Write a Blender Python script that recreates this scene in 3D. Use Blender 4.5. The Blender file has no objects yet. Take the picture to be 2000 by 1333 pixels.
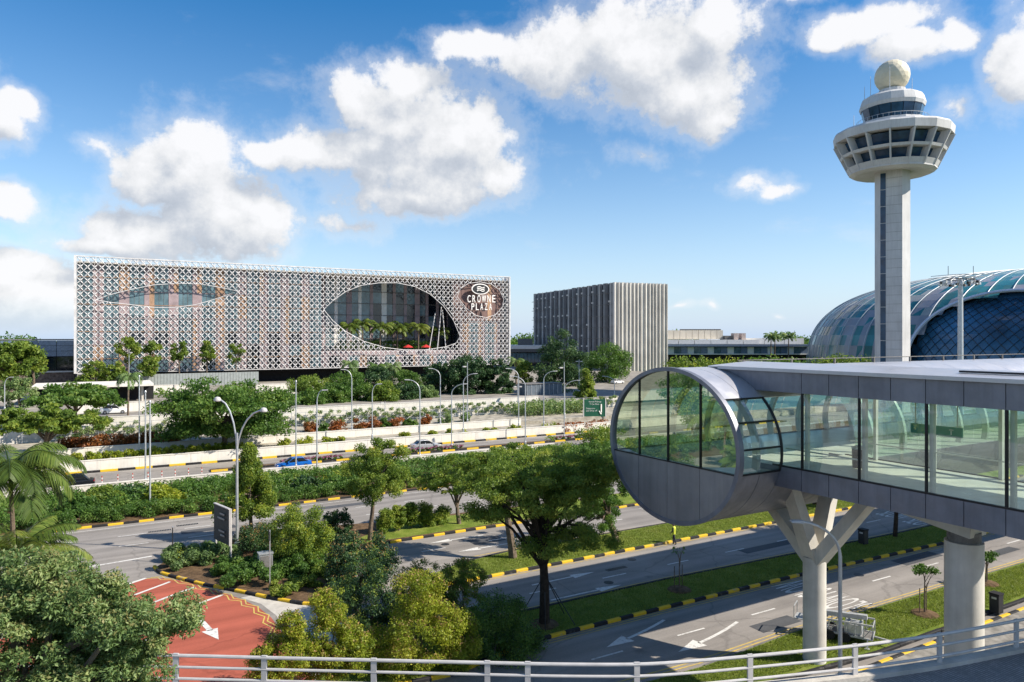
import bpy, bmesh, math, random
import numpy as np
from mathutils import Vector, Matrix
R = math.radians
S = bpy.context.scene
COL = S.collection
# ------------------------------------------------------------------ camera
# world axes: X runs along the roads, Y runs away across them, Z up; camera turned 30 degrees to the right of +Y
CAM_H, FPX, HY = 17.0, 1389.0, 660.0
cd = bpy.data.cameras.new('camera'); cam = bpy.data.objects.new('camera', cd); COL.objects.link(cam)
cam.location = (0, 0, CAM_H); cam.rotation_euler = (R(90), 0, R(-30))
cd.lens = 25.0; cd.sensor_width = 36.0; cd.shift_y = -0.00325; cd.clip_start = 0.3; cd.clip_end = 6000
S.camera = cam
# ------------------------------------------------------------------ world, sun, exposure
SUN_AZ, SUN_EL = math.atan2(0.76, -0.65), R(39)
SUN_DIR = Vector((math.sin(SUN_AZ)*math.cos(SUN_EL), math.cos(SUN_AZ)*math.cos(SUN_EL), math.sin(SUN_EL)))
SKY_STRENGTH = 0.105
W = bpy.data.worlds.new('World'); S.world = W; W.use_nodes = True
S.view_settings.view_transform = 'Standard'; S.view_settings.look = 'None'
S.view_settings.exposure = 0.7; S.view_settings.gamma = 1.0; S.view_settings.use_curve_mapping = False
S.cycles.max_bounces = 6; S.cycles.transparent_max_bounces = 24; S.cycles.diffuse_bounces = 3
S.cycles.glossy_bounces = 3; S.cycles.caustics_reflective = False; S.cycles.caustics_refractive = False
sl = bpy.data.lights.new('sun', 'SUN'); so = bpy.data.objects.new('sun', sl); COL.objects.link(so)
sl.energy = 5.0; sl.angle = R(0.55); sl.color = (1.0, 0.91, 0.78)
so.rotation_euler = SUN_DIR.to_track_quat('Z', 'Y').to_euler(); so.location = (60, -60, 90)

class NT:
    def __init__(s, tree): s.t = tree; s.n = tree.nodes; s.l = tree.links
    def node(s, typ, **kw):
        n = s.n.new(typ)
        for k, v in kw.items(): setattr(n, k, v)
        return n
    def put(s, sock, v):
        if isinstance(v, bpy.types.NodeSocket): s.l.new(v, sock)
        elif v is not None:
            try: sock.default_value = v
            except Exception: sock.default_value = (*v, 1.0)
    def m(s, op, a, b=None, c=None, clamp=False):
        n = s.node('ShaderNodeMath', operation=op, use_clamp=clamp)
        s.put(n.inputs[0], a); s.put(n.inputs[1], b); s.put(n.inputs[2], c); return n.outputs[0]
    def v(s, op, a, b=None):
        n = s.node('ShaderNodeVectorMath', operation=op); s.put(n.inputs[0], a); s.put(n.inputs[1], b)
        return n.outputs['Value'] if op in ('LENGTH', 'DOT_PRODUCT') else n.outputs[0]
    def noise(s, vec, scale, detail=4, rough=0.55, col=False):
        n = s.node('ShaderNodeTexNoise'); s.put(n.inputs['Vector'], vec)
        n.inputs['Scale'].default_value = scale; n.inputs['Detail'].default_value = detail; n.inputs['Roughness'].default_value = rough
        return n.outputs['Color' if col else 'Fac']
    def ramp(s, f, stops):
        n = s.node('ShaderNodeValToRGB'); s.put(n.inputs[0], f); e = n.color_ramp.elements
        while len(e) < len(stops): e.new(0.5)
        for i, (p, c) in enumerate(stops): e[i].position = p; e[i].color = (*c, 1)
        return n.outputs[0]
    def mix(s, f, a, b, mode='MIX'):
        n = s.node('ShaderNodeMix', data_type='RGBA', blend_type=mode)
        s.put(n.inputs[0], f); s.put(n.inputs[6], a); s.put(n.inputs[7], b); return n.outputs[2]
    def mapr(s, f, a, b, c=0.0, d=1.0, smooth=False):
        n = s.node('ShaderNodeMapRange'); n.interpolation_type = 'SMOOTHSTEP' if smooth else 'LINEAR'
        s.put(n.inputs[0], f)
        for i, x in enumerate((a, b, c, d)): n.inputs[i+1].default_value = x
        return n.outputs[0]

# clouds stand at compass directions (azimuth from the road-wise view axis, elevation), radii in radians
CLOUDS = [(390,330,110,95),(300,330,85,62),(430,420,130,70),(280,440,115,50),(490,440,80,55),(375,272,62,50),(180,275,55,26),(215,480,90,30),(330,480,130,28),
 (770,215,120,75),(690,185,62,46),(820,150,66,40),(890,275,105,70),(720,295,130,55),(830,355,150,58),(965,335,62,42),(600,310,80,32),(790,405,110,32),(560,315,70,34),
 (1250,85,170,105),(1345,165,105,72),(1060,110,130,66),(940,85,85,45),(1395,50,60,60),(1180,45,100,60),(1400,215,55,35),
 (1700,55,105,45),(1765,105,60,32),(1640,85,48,40),(1850,70,40,30),(1980,85,60,75),(1530,5,70,18),
 (1235,300,58,28),(1480,365,56,20),(1532,382,24,18),(1875,205,45,28),
 (40,570,190,60),(120,590,170,42),(20,520,120,40),(-80,540,150,50),(5,395,70,30),(35,215,36,36),(-20,250,50,40),(680,440,95,24),(640,435,60,22),
 (1338,607,24,8),(1386,604,14,8),(1512,598,12,6),(1250,612,16,5),(-350,320,190,90),(-500,200,160,80),(-180,90,120,60),(2350,330,180,70),(2500,160,220,110),(2700,420,150,50),(2250,60,120,70)]
def build_world():
    t = NT(W.node_tree); t.n.clear()
    g = bpy.data.node_groups.new('cloud_field', 'ShaderNodeTree')
    g.interface.new_socket('P', in_out='INPUT', socket_type='NodeSocketVector'); g.interface.new_socket('F', in_out='OUTPUT', socket_type='NodeSocketFloat')
    q = NT(g); gi = q.node('NodeGroupInput'); go = q.node('NodeGroupOutput'); P = gi.outputs[0]
    w1 = q.v('SCALE', q.v('SUBTRACT', q.noise(P, 7.0, 3, 0.5, True), (0.5,0.5,0.5))); w1.node.inputs['Scale'].default_value = 0.10
    P2 = q.v('ADD', P, w1); d = None
    for (cx, cy, rx, ry) in CLOUDS:
        az = math.atan((cx-1000)/FPX); ca = math.cos(az); el = math.atan((HY-cy)*ca/FPX)
        ra = rx/FPX*ca*ca; re = ry/FPX*ca*math.cos(el)**2
        L = q.v('LENGTH', q.v('MULTIPLY', q.v('SUBTRACT', P2, (az, el, 0)), (1/ra, 1/re, 0)))
        if ry < 30: L = q.m('ADD', q.m('MULTIPLY', L, 0.62), 0.78)
        if d is None: d = L
        else:
            d = q.m('SMOOTH_MIN', d, L, 0.28)
    # scattered cumulus all round the rest of the sky
    sx = q.node('ShaderNodeSeparateXYZ'); q.l.new(P, sx.inputs[0])
    far = q.mapr(q.m('ABSOLUTE', sx.outputs[0]), 1.0, 1.25)
    gen = q.mapr(q.noise(q.v('MULTIPLY', P, (1.0, 2.0, 1.0)), 2.6, 4, 0.5), 0.5, 0.66, 1.6, 0.5)
    d = q.m('MINIMUM', d, q.m('ADD', gen, q.m('MULTIPLY', q.m('SUBTRACT', 1.0, far), 3.0)))
    n1 = q.noise(P, 14.0, 4, 0.55); n2 = q.noise(P, 34.0, 10, 0.68)
    F = q.m('ADD', q.m('SUBTRACT', 1.32, d), q.m('MULTIPLY', q.m('SUBTRACT', n1, 0.5), 1.25))
    F = q.m('ADD', F, q.m('MULTIPLY', q.m('SUBTRACT', n2, 0.5), 1.35))
    q.l.new(F, go.inputs[0])
    tc = t.node('ShaderNodeTexCoord'); sp = t.node('ShaderNodeSeparateXYZ'); t.l.new(tc.outputs['Generated'], sp.inputs[0])
    X, Y, Z = sp.outputs
    rx = t.m('SUBTRACT', t.m('MULTIPLY', X, 0.8660), t.m('MULTIPLY', Y, 0.5)); ry = t.m('ADD', t.m('MULTIPLY', X, 0.5), t.m('MULTIPLY', Y, 0.8660))
    az = t.m('ARCTAN2', rx, ry); el = t.m('ARCSINE', Z)
    cv = t.node('ShaderNodeCombineXYZ'); t.l.new(az, cv.inputs[0]); t.l.new(el, cv.inputs[1])
    def field(off):
        n = t.node('ShaderNodeGroup'); n.node_tree = g; t.l.new(t.v('ADD', cv.outputs[0], off), n.inputs[0]); return n.outputs[0]
    F0 = field((0,0,0)); F1 = field((0.022, 0.042, 0))
    alpha = t.m('MAXIMUM', t.mapr(F0, -0.02, 0.56, 0, 0.97, True), t.mapr(F0, -0.5, 0.4, 0, 0.36, True))
    veil = t.noise(t.v('MULTIPLY', cv.outputs[0], (1.0, 2.2, 1.0)), 5.0, 8, 0.62)
    alpha = t.m('MAXIMUM', alpha, t.mapr(veil, 0.55, 0.85, 0, 0.42, True))
    alpha = t.m('MULTIPLY', alpha, t.mapr(el, 0.0, 0.05))
    lit = t.m('ADD', 0.56, t.m('MULTIPLY', t.m('SUBTRACT', F0, F1), 0.55), clamp=True)
    lit = t.m('MAXIMUM', lit, t.mapr(F0, 0.0, 0.7, 0.85, 0.0))
    ccol = t.ramp(lit, [(0.0, (0.50,0.56,0.66)), (0.42, (0.70,0.745,0.82)), (0.75, (0.97,0.98,1.0)), (1.0, (1.10,1.10,1.12))])
    sky = t.node('ShaderNodeTexSky', sky_type='NISHITA', sun_disc=False, sun_elevation=SUN_EL, sun_rotation=SUN_AZ, altitude=10, air_density=1.0, dust_density=0.15, ozone_density=3.0)
    hs = t.node('ShaderNodeHueSaturation'); hs.inputs['Hue'].default_value = 0.499; t.l.new(t.mapr(Z, 0.02, 0.42, 1.0, 1.36), hs.inputs['Saturation']); t.l.new(t.mapr(Z, 0.1, 0.5, 1.0, 0.92), hs.inputs['Value']); t.l.new(sky.outputs[0], hs.inputs['Color'])
    hz = t.m('MULTIPLY', t.m('POWER', t.m('SUBTRACT', 1.0, t.m('MAXIMUM', Z, 0.0)), 9.0), 0.92)
    hcol = t.mix(hz, hs.outputs[0], (3.2, 4.1, 5.5, 1))
    b1 = t.node('ShaderNodeBackground'); t.l.new(hcol, b1.inputs[0]); b1.inputs[1].default_value = SKY_STRENGTH
    b2 = t.node('ShaderNodeBackground'); t.l.new(ccol, b2.inputs[0]); b2.inputs[1].default_value = 0.55
    mx = t.node('ShaderNodeMixShader'); t.l.new(alpha, mx.inputs[0]); t.l.new(b1.outputs[0], mx.inputs[1]); t.l.new(b2.outputs[0], mx.inputs[2])
    o = t.node('ShaderNodeOutputWorld'); t.l.new(mx.outputs[0], o.inputs[0])
build_world()
# ------------------------------------------------------------------ picture-to-place helpers (used for surveying positions on the ground)
def vw(u, v): return (0.866*u-0.5*v, 0.5*u+0.866*v)
def G(px, py, z=0.0):
    Z = FPX*(CAM_H-z)/(py-HY); x = (px-1000)/FPX*Z
    return (0.866*x+0.5*Z, -0.5*x+0.866*Z)
def depthV(px, v): return v/(0.866-0.5*(px-1000)/FPX)
def PV(px, v):
    t = (px-1000)/FPX; Z = depthV(px, v); return Z*(0.866*t+0.5)
def ZV(px, py, v): return CAM_H-(py-HY)/FPX*depthV(px, v)
def WZ(px, Z):
    x = (px-1000)/FPX*Z; return (0.866*x+0.5*Z, -0.5*x+0.866*Z)
# ------------------------------------------------------------------ materials
MATS = {}
def mat(name, col, rough=0.6, metal=0.0, var=0.15, scale=1.2, bump=0.0, bscale=20, spec=0.4, streak=0.0, col2=None, coord='Object'):
    if name in MATS: return MATS[name]
    m = bpy.data.materials.new(name); m.use_nodes = True; t = NT(m.node_tree); b = t.n['Principled BSDF']
    tc = t.node('ShaderNodeTexCoord').outputs[coord]
    f = t.noise(tc, scale, 6, 0.6)
    c2 = col2 or tuple(max(0, x*(1-var*1.6)) for x in col)
    hi = tuple(min(1, x*(1+var)) for x in col)
    c = t.ramp(f, [(0.32, c2), (0.68, hi)])
    if streak:
        mp = t.node('ShaderNodeMapping'); t.l.new(tc, mp.inputs[0]); mp.inputs['Scale'].default_value = (1, 1, 0.06)
        s = t.noise(mp.outputs[0], 3.0, 5, 0.6); c = t.mix(t.mapr(s, 0.45, 0.75, 0, streak), c, tuple(x*0.45 for x in col)+(1,))
    t.l.new(c, b.inputs['Base Color']); b.inputs['Metallic'].default_value = metal; b.inputs['Specular IOR Level'].default_value = spec
    t.l.new(t.mapr(t.noise(tc, scale*3, 4), 0.3, 0.7, max(0.02, rough-0.08), min(1, rough+0.08)), b.inputs['Roughness'])
    if bump:
        bn = t.node('ShaderNodeBump'); bn.inputs['Strength'].default_value = bump; bn.inputs['Distance'].default_value = 0.05
        t.l.new(t.noise(tc, bscale, 5, 0.65), bn.inputs['Height']); t.l.new(bn.outputs[0], b.inputs['Normal'])
    MATS[name] = m; return m
def leafmat(name, a, b_, c, trans=0.45):
    m = bpy.data.materials.new(name); m.use_nodes = True; t = NT(m.node_tree); b = t.n['Principled BSDF']
    at = t.node('ShaderNodeAttribute', attribute_name='tint')
    oi = t.node('ShaderNodeObjectInfo')
    f = t.m('ADD', t.m('MULTIPLY', at.outputs['Fac'], 0.85), t.m('MULTIPLY', oi.outputs['Random'], 0.15))
    col = t.ramp(f, [(0.0, a), (0.55, b_), (1.0, c)])
    t.l.new(col, b.inputs['Base Color']); b.inputs['Roughness'].default_value = 0.5; b.inputs['Specular IOR Level'].default_value = 0.35
    tr = t.node('ShaderNodeBsdfTranslucent'); t.l.new(t.mix(0.5, col, t.mix(1.0, col, (1.0,1.0,0.35,1), 'MULTIPLY')), tr.inputs[0])
    mx = t.node('ShaderNodeMixShader'); mx.inputs[0].default_value = trans
    t.l.new(b.outputs[0], mx.inputs[1]); t.l.new(tr.outputs[0], mx.inputs[2]); t.l.new(mx.outputs[0], t.n['Material Output'].inputs[0])
    MATS[name] = m; return m
def glassmat(name, tint, refl=0.10, body=None, bodyf=0.0, rough=0.0, gcol=(0.95,0.98,1.0)):
    m = bpy.data.materials.new(name); m.use_nodes = True; t = NT(m.node_tree); t.n.remove(t.n['Principled BSDF'])
    tr = t.node('ShaderNodeBsdfTransparent'); tr.inputs[0].default_value = (*tint, 1)
    gl = t.node('ShaderNodeBsdfGlossy'); gl.inputs['Roughness'].default_value = rough; gl.inputs[0].default_value = (*gcol, 1)
    ge = t.node('ShaderNodeNewGeometry'); c_ = t.m('ABSOLUTE', t.v('DOT_PRODUCT', ge.outputs['Normal'], ge.outputs['Incoming']))
    fac = t.m('ADD', t.m('MULTIPLY', t.m('POWER', t.m('SUBTRACT', 1.0, c_), 5.0), 0.9), 0.04+refl, clamp=True)
    mx = t.node('ShaderNodeMixShader'); t.l.new(fac, mx.inputs[0]); t.l.new(gl.outputs[0], mx.inputs[2]); base = tr.outputs[0]
    if body:
        df = t.node('ShaderNodeBsdfTranslucent' if bodyf > 0.3 else 'ShaderNodeBsdfDiffuse'); df.inputs[0].default_value = (*body, 1)
        m2 = t.node('ShaderNodeMixShader'); m2.inputs[0].default_value = bodyf; t.l.new(base, m2.inputs[1]); t.l.new(df.outputs[0], m2.inputs[2]); base = m2.outputs[0]
    t.l.new(base, mx.inputs[1]); t.l.new(mx.outputs[0], t.n['Material Output'].inputs[0])
    MATS[name] = m; return m
def asphalt(name, lo, hi, warm=0.0):
    m = bpy.data.materials.new(name); m.use_nodes = True; t = NT(m.node_tree); b = t.n['Principled BSDF']
    tc = t.node('ShaderNodeTexCoord').outputs['Object']
    big = t.noise(tc, 0.16, 5, 0.6); fine = t.noise(tc, 9.0, 8, 0.75)
    mp = t.node('ShaderNodeMapping'); t.l.new(tc, mp.inputs[0]); mp.inputs['Scale'].default_value = (0.035, 0.95, 1)
    track = t.noise(mp.outputs[0], 1.0, 4, 0.5)
    f = t.m('ADD', t.m('ADD', t.m('MULTIPLY', big, 0.30), t.m('MULTIPLY', fine, 0.26)), t.m('MULTIPLY', track, 0.44))
    c = t.ramp(f, [(0.38, lo), (0.60, hi)])
    spots = t.node('ShaderNodeTexVoronoi'); t.l.new(tc, spots.inputs['Vector']); spots.inputs['Scale'].default_value = 0.33; spots.inputs['Randomness'].default_value = 1
    dk = t.mapr(t.m('ADD', spots.outputs['Distance'], t.m('MULTIPLY', t.noise(tc, 2.5, 3), 0.14)), 0.10, 0.2, 0.45, 0.0)
    c = t.mix(dk, c, tuple(x*0.4 for x in lo)+(1,))
    cr = t.node('ShaderNodeTexVoronoi', feature='DISTANCE_TO_EDGE'); cr.inputs['Scale'].default_value = 0.12
    t.l.new(t.v('ADD', tc, t.v('SCALE', t.noise(tc, 0.8, 5, 0.6, True))), cr.inputs['Vector'])
    c = t.mix(t.mapr(cr.outputs['Distance'], 0.0, 0.012, 0.35, 0.0), c, tuple(x*0.5 for x in lo)+(1,))
    t.l.new(c, b.inputs['Base Color']); b.inputs['Roughness'].default_value = 0.85; b.inputs['Specular IOR Level'].default_value = 0.25
    bn = t.node('ShaderNodeBump'); bn.inputs['Strength'].default_value = 0.35; bn.inputs['Distance'].default_value = 0.02
    t.l.new(t.noise(tc, 40, 4, 0.7), bn.inputs['Height']); t.l.new(bn.outputs[0], b.inputs['Normal'])
    MATS[name] = m; return m
M_asph = asphalt('asphalt', (0.165,0.152,0.14), (0.30,0.277,0.255))
M_asphd = asphalt('asphalt_new', (0.05,0.053,0.058), (0.095,0.098,0.105))
M_red = asphalt('red_asphalt', (0.26,0.068,0.042), (0.42,0.112,0.072))
def grassmat():
    m = bpy.data.materials.new('grass'); m.use_nodes = True; t = NT(m.node_tree); b = t.n['Principled BSDF']; tc = t.node('ShaderNodeTexCoord').outputs['Object']
    f = t.m('ADD', t.m('MULTIPLY', t.noise(tc, 0.7, 5, 0.6), 0.5), t.m('MULTIPLY', t.noise(tc, 11, 6, 0.8), 0.5))
    c = t.ramp(f, [(0.36, (0.06,0.095,0.016)), (0.5, (0.15,0.205,0.032)), (0.62, (0.24,0.27,0.065))])
    c = t.mix(t.mapr(t.noise(tc, 0.45, 4, 0.6), 0.58, 0.74, 0, 0.55), c, (0.24,0.20,0.08,1))
    t.l.new(c, b.inputs['Base Color']); b.inputs['Roughness'].default_value = 0.95; b.inputs['Specular IOR Level'].default_value = 0.1
    bn = t.node('ShaderNodeBump'); bn.inputs['Strength'].default_value = 1.0; bn.inputs['Distance'].default_value = 0.06; t.l.new(t.noise(tc, 16, 5, 0.8), bn.inputs['Height']); t.l.new(bn.outputs[0], b.inputs['Normal']); return m
M_grass = grassmat()
M_field = mat('field', (0.07,0.11,0.03), 0.95, var=0.3, scale=0.05, col2=(0.045,0.07,0.02), spec=0.05)
M_soil = mat('soil', (0.13,0.085,0.05), 0.95, var=0.3, scale=3, bump=0.8, bscale=10, spec=0.1)
def worn(name, col, under, lo=0.52, hi=0.62, scale=6.0, amt=0.85, rough=0.75):
    m = bpy.data.materials.new(name); m.use_nodes = True; t = NT(m.node_tree); b = t.n['Principled BSDF']; tc = t.node('ShaderNodeTexCoord').outputs['Object']; oi = t.node('ShaderNodeObjectInfo')
    tc = t.v('ADD', tc, t.v('MULTIPLY', oi.outputs['Location'], (0.37, 0.53, 0.0)))
    f = t.m('ADD', t.m('MULTIPLY', t.noise(tc, scale, 8, 0.72), 0.6), t.m('MULTIPLY', t.noise(tc, scale*0.22, 4, 0.6), 0.4))
    base = t.mix(t.mapr(t.noise(tc, scale*2.3, 5), 0.3, 0.7, 0, 0.3), (*col, 1), tuple(x*0.6 for x in col)+(1,))
    c = t.mix(t.mapr(f, lo, hi, 0, amt), base, (*under, 1)); t.l.new(c, b.inputs['Base Color']); b.inputs['Roughness'].default_value = rough; b.inputs['Specular IOR Level'].default_value = 0.2
    bn = t.node('ShaderNodeBump'); bn.inputs['Strength'].default_value = 0.3; bn.inputs['Distance'].default_value = 0.02; t.l.new(f, bn.inputs['Height']); t.l.new(bn.outputs[0], b.inputs['Normal'])
    MATS[name] = m; return m
M_yel = worn('kerb_yellow', (0.66,0.43,0.03), (0.27,0.24,0.20), 0.54, 0.63, 3.0)
M_blk = worn('kerb_black', (0.022,0.022,0.024), (0.15,0.14,0.13), 0.54, 0.66, 3.0, 0.7)
M_gryk = mat('kerb_grey', (0.16,0.155,0.15), 0.8, var=0.25, scale=4, bump=0.2)
M_paint = worn('road_paint', (0.66,0.65,0.62), (0.24,0.225,0.21), 0.50, 0.62, 5.0, 0.75)
M_ypaint = worn('yellow_paint', (0.58,0.42,0.10), (0.25,0.23,0.20), 0.48, 0.60, 4.0, 0.8)
M_conc = mat('concrete', (0.50,0.47,0.42), 0.85, var=0.12, scale=0.9, bump=0.25, bscale=12, streak=0.35, spec=0.2)
M_white = mat('white_wall', (0.68,0.65,0.59), 0.85, var=0.08, scale=0.7, bump=0.15, bscale=10, streak=0.3, spec=0.2)
M_pier = mat('pier_concrete', (0.55,0.53,0.48), 0.8, var=0.1, scale=0.8, bump=0.2, bscale=14, streak=0.25, spec=0.2)
M_galv = mat('galvanised_steel', (0.52,0.54,0.56), 0.45, 0.6, var=0.08, scale=3)
M_rail = mat('painted_rail', (0.50,0.485,0.475), 0.45, 0.1, var=0.08, scale=2, streak=0.12)
M_dark = mat('dark_metal', (0.03,0.032,0.036), 0.5, 0.3, var=0.2)
M_trunk = mat('bark', (0.16,0.125,0.095), 0.9, var=0.3, scale=4, bump=0.8, bscale=18, spec=0.1)
M_trunkd = mat('bark_dark', (0.045,0.035,0.028), 0.9, var=0.3, scale=4, bump=0.8, bscale=18, spec=0.1)
L_green = leafmat('leaf_green', (0.044,0.101,0.023), (0.108,0.214,0.041), (0.242,0.335,0.067))
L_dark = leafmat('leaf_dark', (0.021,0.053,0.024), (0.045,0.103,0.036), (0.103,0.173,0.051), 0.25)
L_yel = leafmat('leaf_yellow_green', (0.112,0.186,0.022), (0.318,0.383,0.037), (0.596,0.559,0.094), 0.5)
L_mid = leafmat('leaf_mid_green', (0.065,0.128,0.028), (0.196,0.292,0.047), (0.419,0.443,0.082), 0.48)
L_olive = leafmat('leaf_olive', (0.076,0.139,0.050), (0.188,0.290,0.101), (0.428,0.479,0.202), 0.42)
L_red = leafmat('leaf_russet', (0.108,0.084,0.018), (0.288,0.102,0.030), (0.480,0.156,0.048), 0.3)
L_tip = leafmat('leaf_young_tips', (0.220,0.200,0.050), (0.400,0.270,0.110), (0.500,0.300,0.160), 0.45)
L_tip2 = leafmat('leaf_pale_tips', (0.12,0.15,0.05), (0.26,0.26,0.10), (0.34,0.29,0.13), 0.4)
L_grass = leafmat('grass_blade', (0.09,0.13,0.02), (0.19,0.25,0.04), (0.30,0.33,0.085), 0.5)
L_pink = leafmat('flower_pink', (0.100,0.070,0.040), (0.360,0.080,0.200), (0.550,0.220,0.380), 0.3)
L_palm = leafmat('leaf_palm', (0.037,0.074,0.015), (0.111,0.173,0.027), (0.271,0.308,0.062), 0.35)
# ------------------------------------------------------------------ mesh helpers
class MB:
    def __init__(s): s.V = []; s.F = []; s.I = []
    def add(s, vs, fs, mi=0):
        n = len(s.V); s.V += [tuple(v) for v in vs]
        for f in fs: s.F.append(tuple(i+n for i in f)); s.I.append(mi)
        return s
    def hexa(s, p, mi=0):   # 8 points: 4 bottom ccw, 4 top
        return s.add(p, [(3,2,1,0),(4,5,6,7),(0,1,5,4),(1,2,6,5),(2,3,7,6),(3,0,4,7)], mi)
    def box(s, x0, y0, z0, x1, y1, z1, mi=0):
        return s.hexa([(x0,y0,z0),(x1,y0,z0),(x1,y1,z0),(x0,y1,z0),(x0,y0,z1),(x1,y0,z1),(x1,y1,z1),(x0,y1,z1)], mi)
    def beam(s, a, b, w, h, mi=0, up=(0,0,1), w2=None, h2=None):
        a = Vector(a); b = Vector(b); d = (b-a).normalized(); sx = d.cross(Vector(up))
        if sx.length < 1e-4: sx = d.cross(Vector((1,0,0)))
        sx.normalize(); sz = sx.cross(d); w2 = w if w2 is None else w2; h2 = h if h2 is None else h2
        P = []
        for q, ww, hh in ((a, w, h), (b, w2, h2)):
            P.append([q-sx*ww/2-sz*hh/2, q+sx*ww/2-sz*hh/2, q+sx*ww/2+sz*hh/2, q-sx*ww/2+sz*hh/2])
        return s.add(P[0]+P[1], [(0,1,2,3),(7,6,5,4),(0,4,5,1),(1,5,6,2),(2,6,7,3),(3,7,4,0)], mi)
    def tube(s, path, rad, n=8, mi=0, caps=True):
        path = [Vector(p) for p in path]
        if not isinstance(rad, (list, tuple)): rad = [rad]*len(path)
        base = len(s.V); prev = None
        for i, p in enumerate(path):
            d = (path[min(i+1, len(path)-1)]-path[max(i-1, 0)]).normalized()
            if prev is None:
                sx = d.cross(Vector((0,0,1)))
                if sx.length < 1e-3: sx = Vector((1,0,0))
            else: sx = prev-d*prev.dot(d)
            sx.normalize(); prev = sx; sy = d.cross(sx)
            for k in range(n):
                a = 2*math.pi*k/n; s.V.append(tuple(p+(sx*math.cos(a)+sy*math.sin(a))*rad[i]))
        for i in range(len(path)-1):
            for k in range(n):
                a = base+i*n+k; b = base+i*n+(k+1) % n
                s.F.append((a, b, b+n, a+n)); s.I.append(mi)
        if caps:
            s.F.append(tuple(base+k for k in range(n))[::-1]); s.I.append(mi)
            s.F.append(tuple(base+(len(path)-1)*n+k for k in range(n))); s.I.append(mi)
        return s
    def lathe(s, prof, n=24, c=(0,0), mi=0, a0=0.0):
        base = len(s.V)
        for (r, z) in prof:
            for k in range(n):
                a = a0+2*math.pi*k/n; s.V.append((c[0]+r*math.cos(a), c[1]+r*math.sin(a), z))
        for i in range(len(prof)-1):
            for k in range(n):
                a = base+i*n+k; b = base+i*n+(k+1) % n
                s.F.append((a, b, b+n, a+n)); s.I.append(mi)
        s.F.append(tuple(base+k for k in range(n))[::-1]); s.I.append(mi)
        s.F.append(tuple(base+(len(prof)-1)*n+k for k in range(n))); s.I.append(mi)
        return s
    def prism(s, poly, z0, z1, mi=0, mtop=None):
        n = len(poly); A = sum(poly[i][0]*poly[(i+1) % n][1]-poly[(i+1) % n][0]*poly[i][1] for i in range(n))
        if A < 0: poly = poly[::-1]
        b = len(s.V); s.V += [(x, y, z0) for x, y in poly]+[(x, y, z1) for x, y in poly]
        s.F.append(tuple(b+i for i in range(n))[::-1]); s.I.append(mi)
        s.F.append(tuple(b+n+i for i in range(n))); s.I.append(mi if mtop is None else mtop)
        for i in range(n):
            j = (i+1) % n; s.F.append((b+i, b+j, b+n+j, b+n+i)); s.I.append(mi)
        return s
    def mesh(s, name, mats, off=(0,0,0), smooth=False):
        me = bpy.data.meshes.new(name)
        me.from_pydata([(x-off[0], y-off[1], z-off[2]) for x, y, z in s.V], [], s.F)
        for m in (mats if isinstance(mats, (list, tuple)) else [mats]): me.materials.append(m)
        if any(s.I): me.polygons.foreach_set('material_index', s.I)
        if smooth:
            me.polygons.foreach_set('use_smooth', [True]*len(me.polygons))
            try: me.set_sharp_from_angle(angle=R(40))
            except Exception: pass
        me.update(); return me
def tag(o, label=None, cat=None, group=None, kind=None):
    if label: o['label'] = label
    if cat: o['category'] = cat
    if group: o['group'] = group
    if kind: o['kind'] = kind
    return o
def link(name, me, parent=None, loc=(0,0,0), rz=0.0):
    o = bpy.data.objects.new(name, me); COL.objects.link(o); o.location = loc; o.rotation_euler = (0, 0, rz)
    if parent: o.parent = parent
    return o
def obj(name, mb, mats, parent=None, world=False, smooth=False, loc=(0,0,0), rz=0.0):
    """a mesh object; with world=True the points are world points and the parent stands unrotated at parent.location (or is its child at 0)"""
    off = (0,0,0)
    if world and parent is not None:
        p = parent; L = Vector((0,0,0))
        while p is not None: L += p.location; p = p.parent
        off = tuple(L)
    return link(name, mb.mesh(name, mats, off, smooth), parent, loc, rz)
def thing(name, label, cat, loc=(0,0,0), rz=0.0, group=None):
    return tag(link(name, None, None, loc, rz), label, cat, group)
def dup(root, loc, rz=0.0, label=None, group=None, scale=None):
    r = root.copy(); COL.objects.link(r); r.location = loc; r.rotation_euler = (0, 0, rz)
    if scale: r.scale = (scale,)*3
    if label: r['label'] = label
    if group: r['group'] = group
    for ch in list(root.children):
        c = ch.copy(); COL.objects.link(c); c.parent = r
        for g in ch.children:
            d = g.copy(); COL.objects.link(d); d.parent = c
    return r
def struct(name, mb, mats, parent=None, smooth=False):
    o = obj(name, mb, mats, parent, smooth=smooth)
    if parent is None: o['kind'] = 'structure'
    return o
def in_poly(x, y, P):
    c = False; n = len(P); j = n-1
    for i in range(n):
        if (P[i][1] > y) != (P[j][1] > y) and x < (P[j][0]-P[i][0])*(y-P[i][1])/(P[j][1]-P[i][1])+P[i][0]: c = not c
        j = i
    return c
def mesh_np(name, V, Fq, mats, tint=None, smooth=False):
    me = bpy.data.meshes.new(name); n = len(Fq); k = Fq.shape[1]
    me.vertices.add(len(V)); me.vertices.foreach_set('co', np.ascontiguousarray(V, dtype=np.float32).ravel())
    me.loops.add(n*k); me.loops.foreach_set('vertex_index', np.ascontiguousarray(Fq, dtype=np.int32).ravel())
    me.polygons.add(n); me.polygons.foreach_set('loop_start', np.arange(0, n*k, k, dtype=np.int32))
    for m in (mats if isinstance(mats, (list, tuple)) else [mats]): me.materials.append(m)
    if tint is not None:
        a = me.attributes.new('tint', 'FLOAT', 'FACE'); a.data.foreach_set('value', np.ascontiguousarray(tint, dtype=np.float32))
    me.update(calc_edges=True); return me
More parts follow.
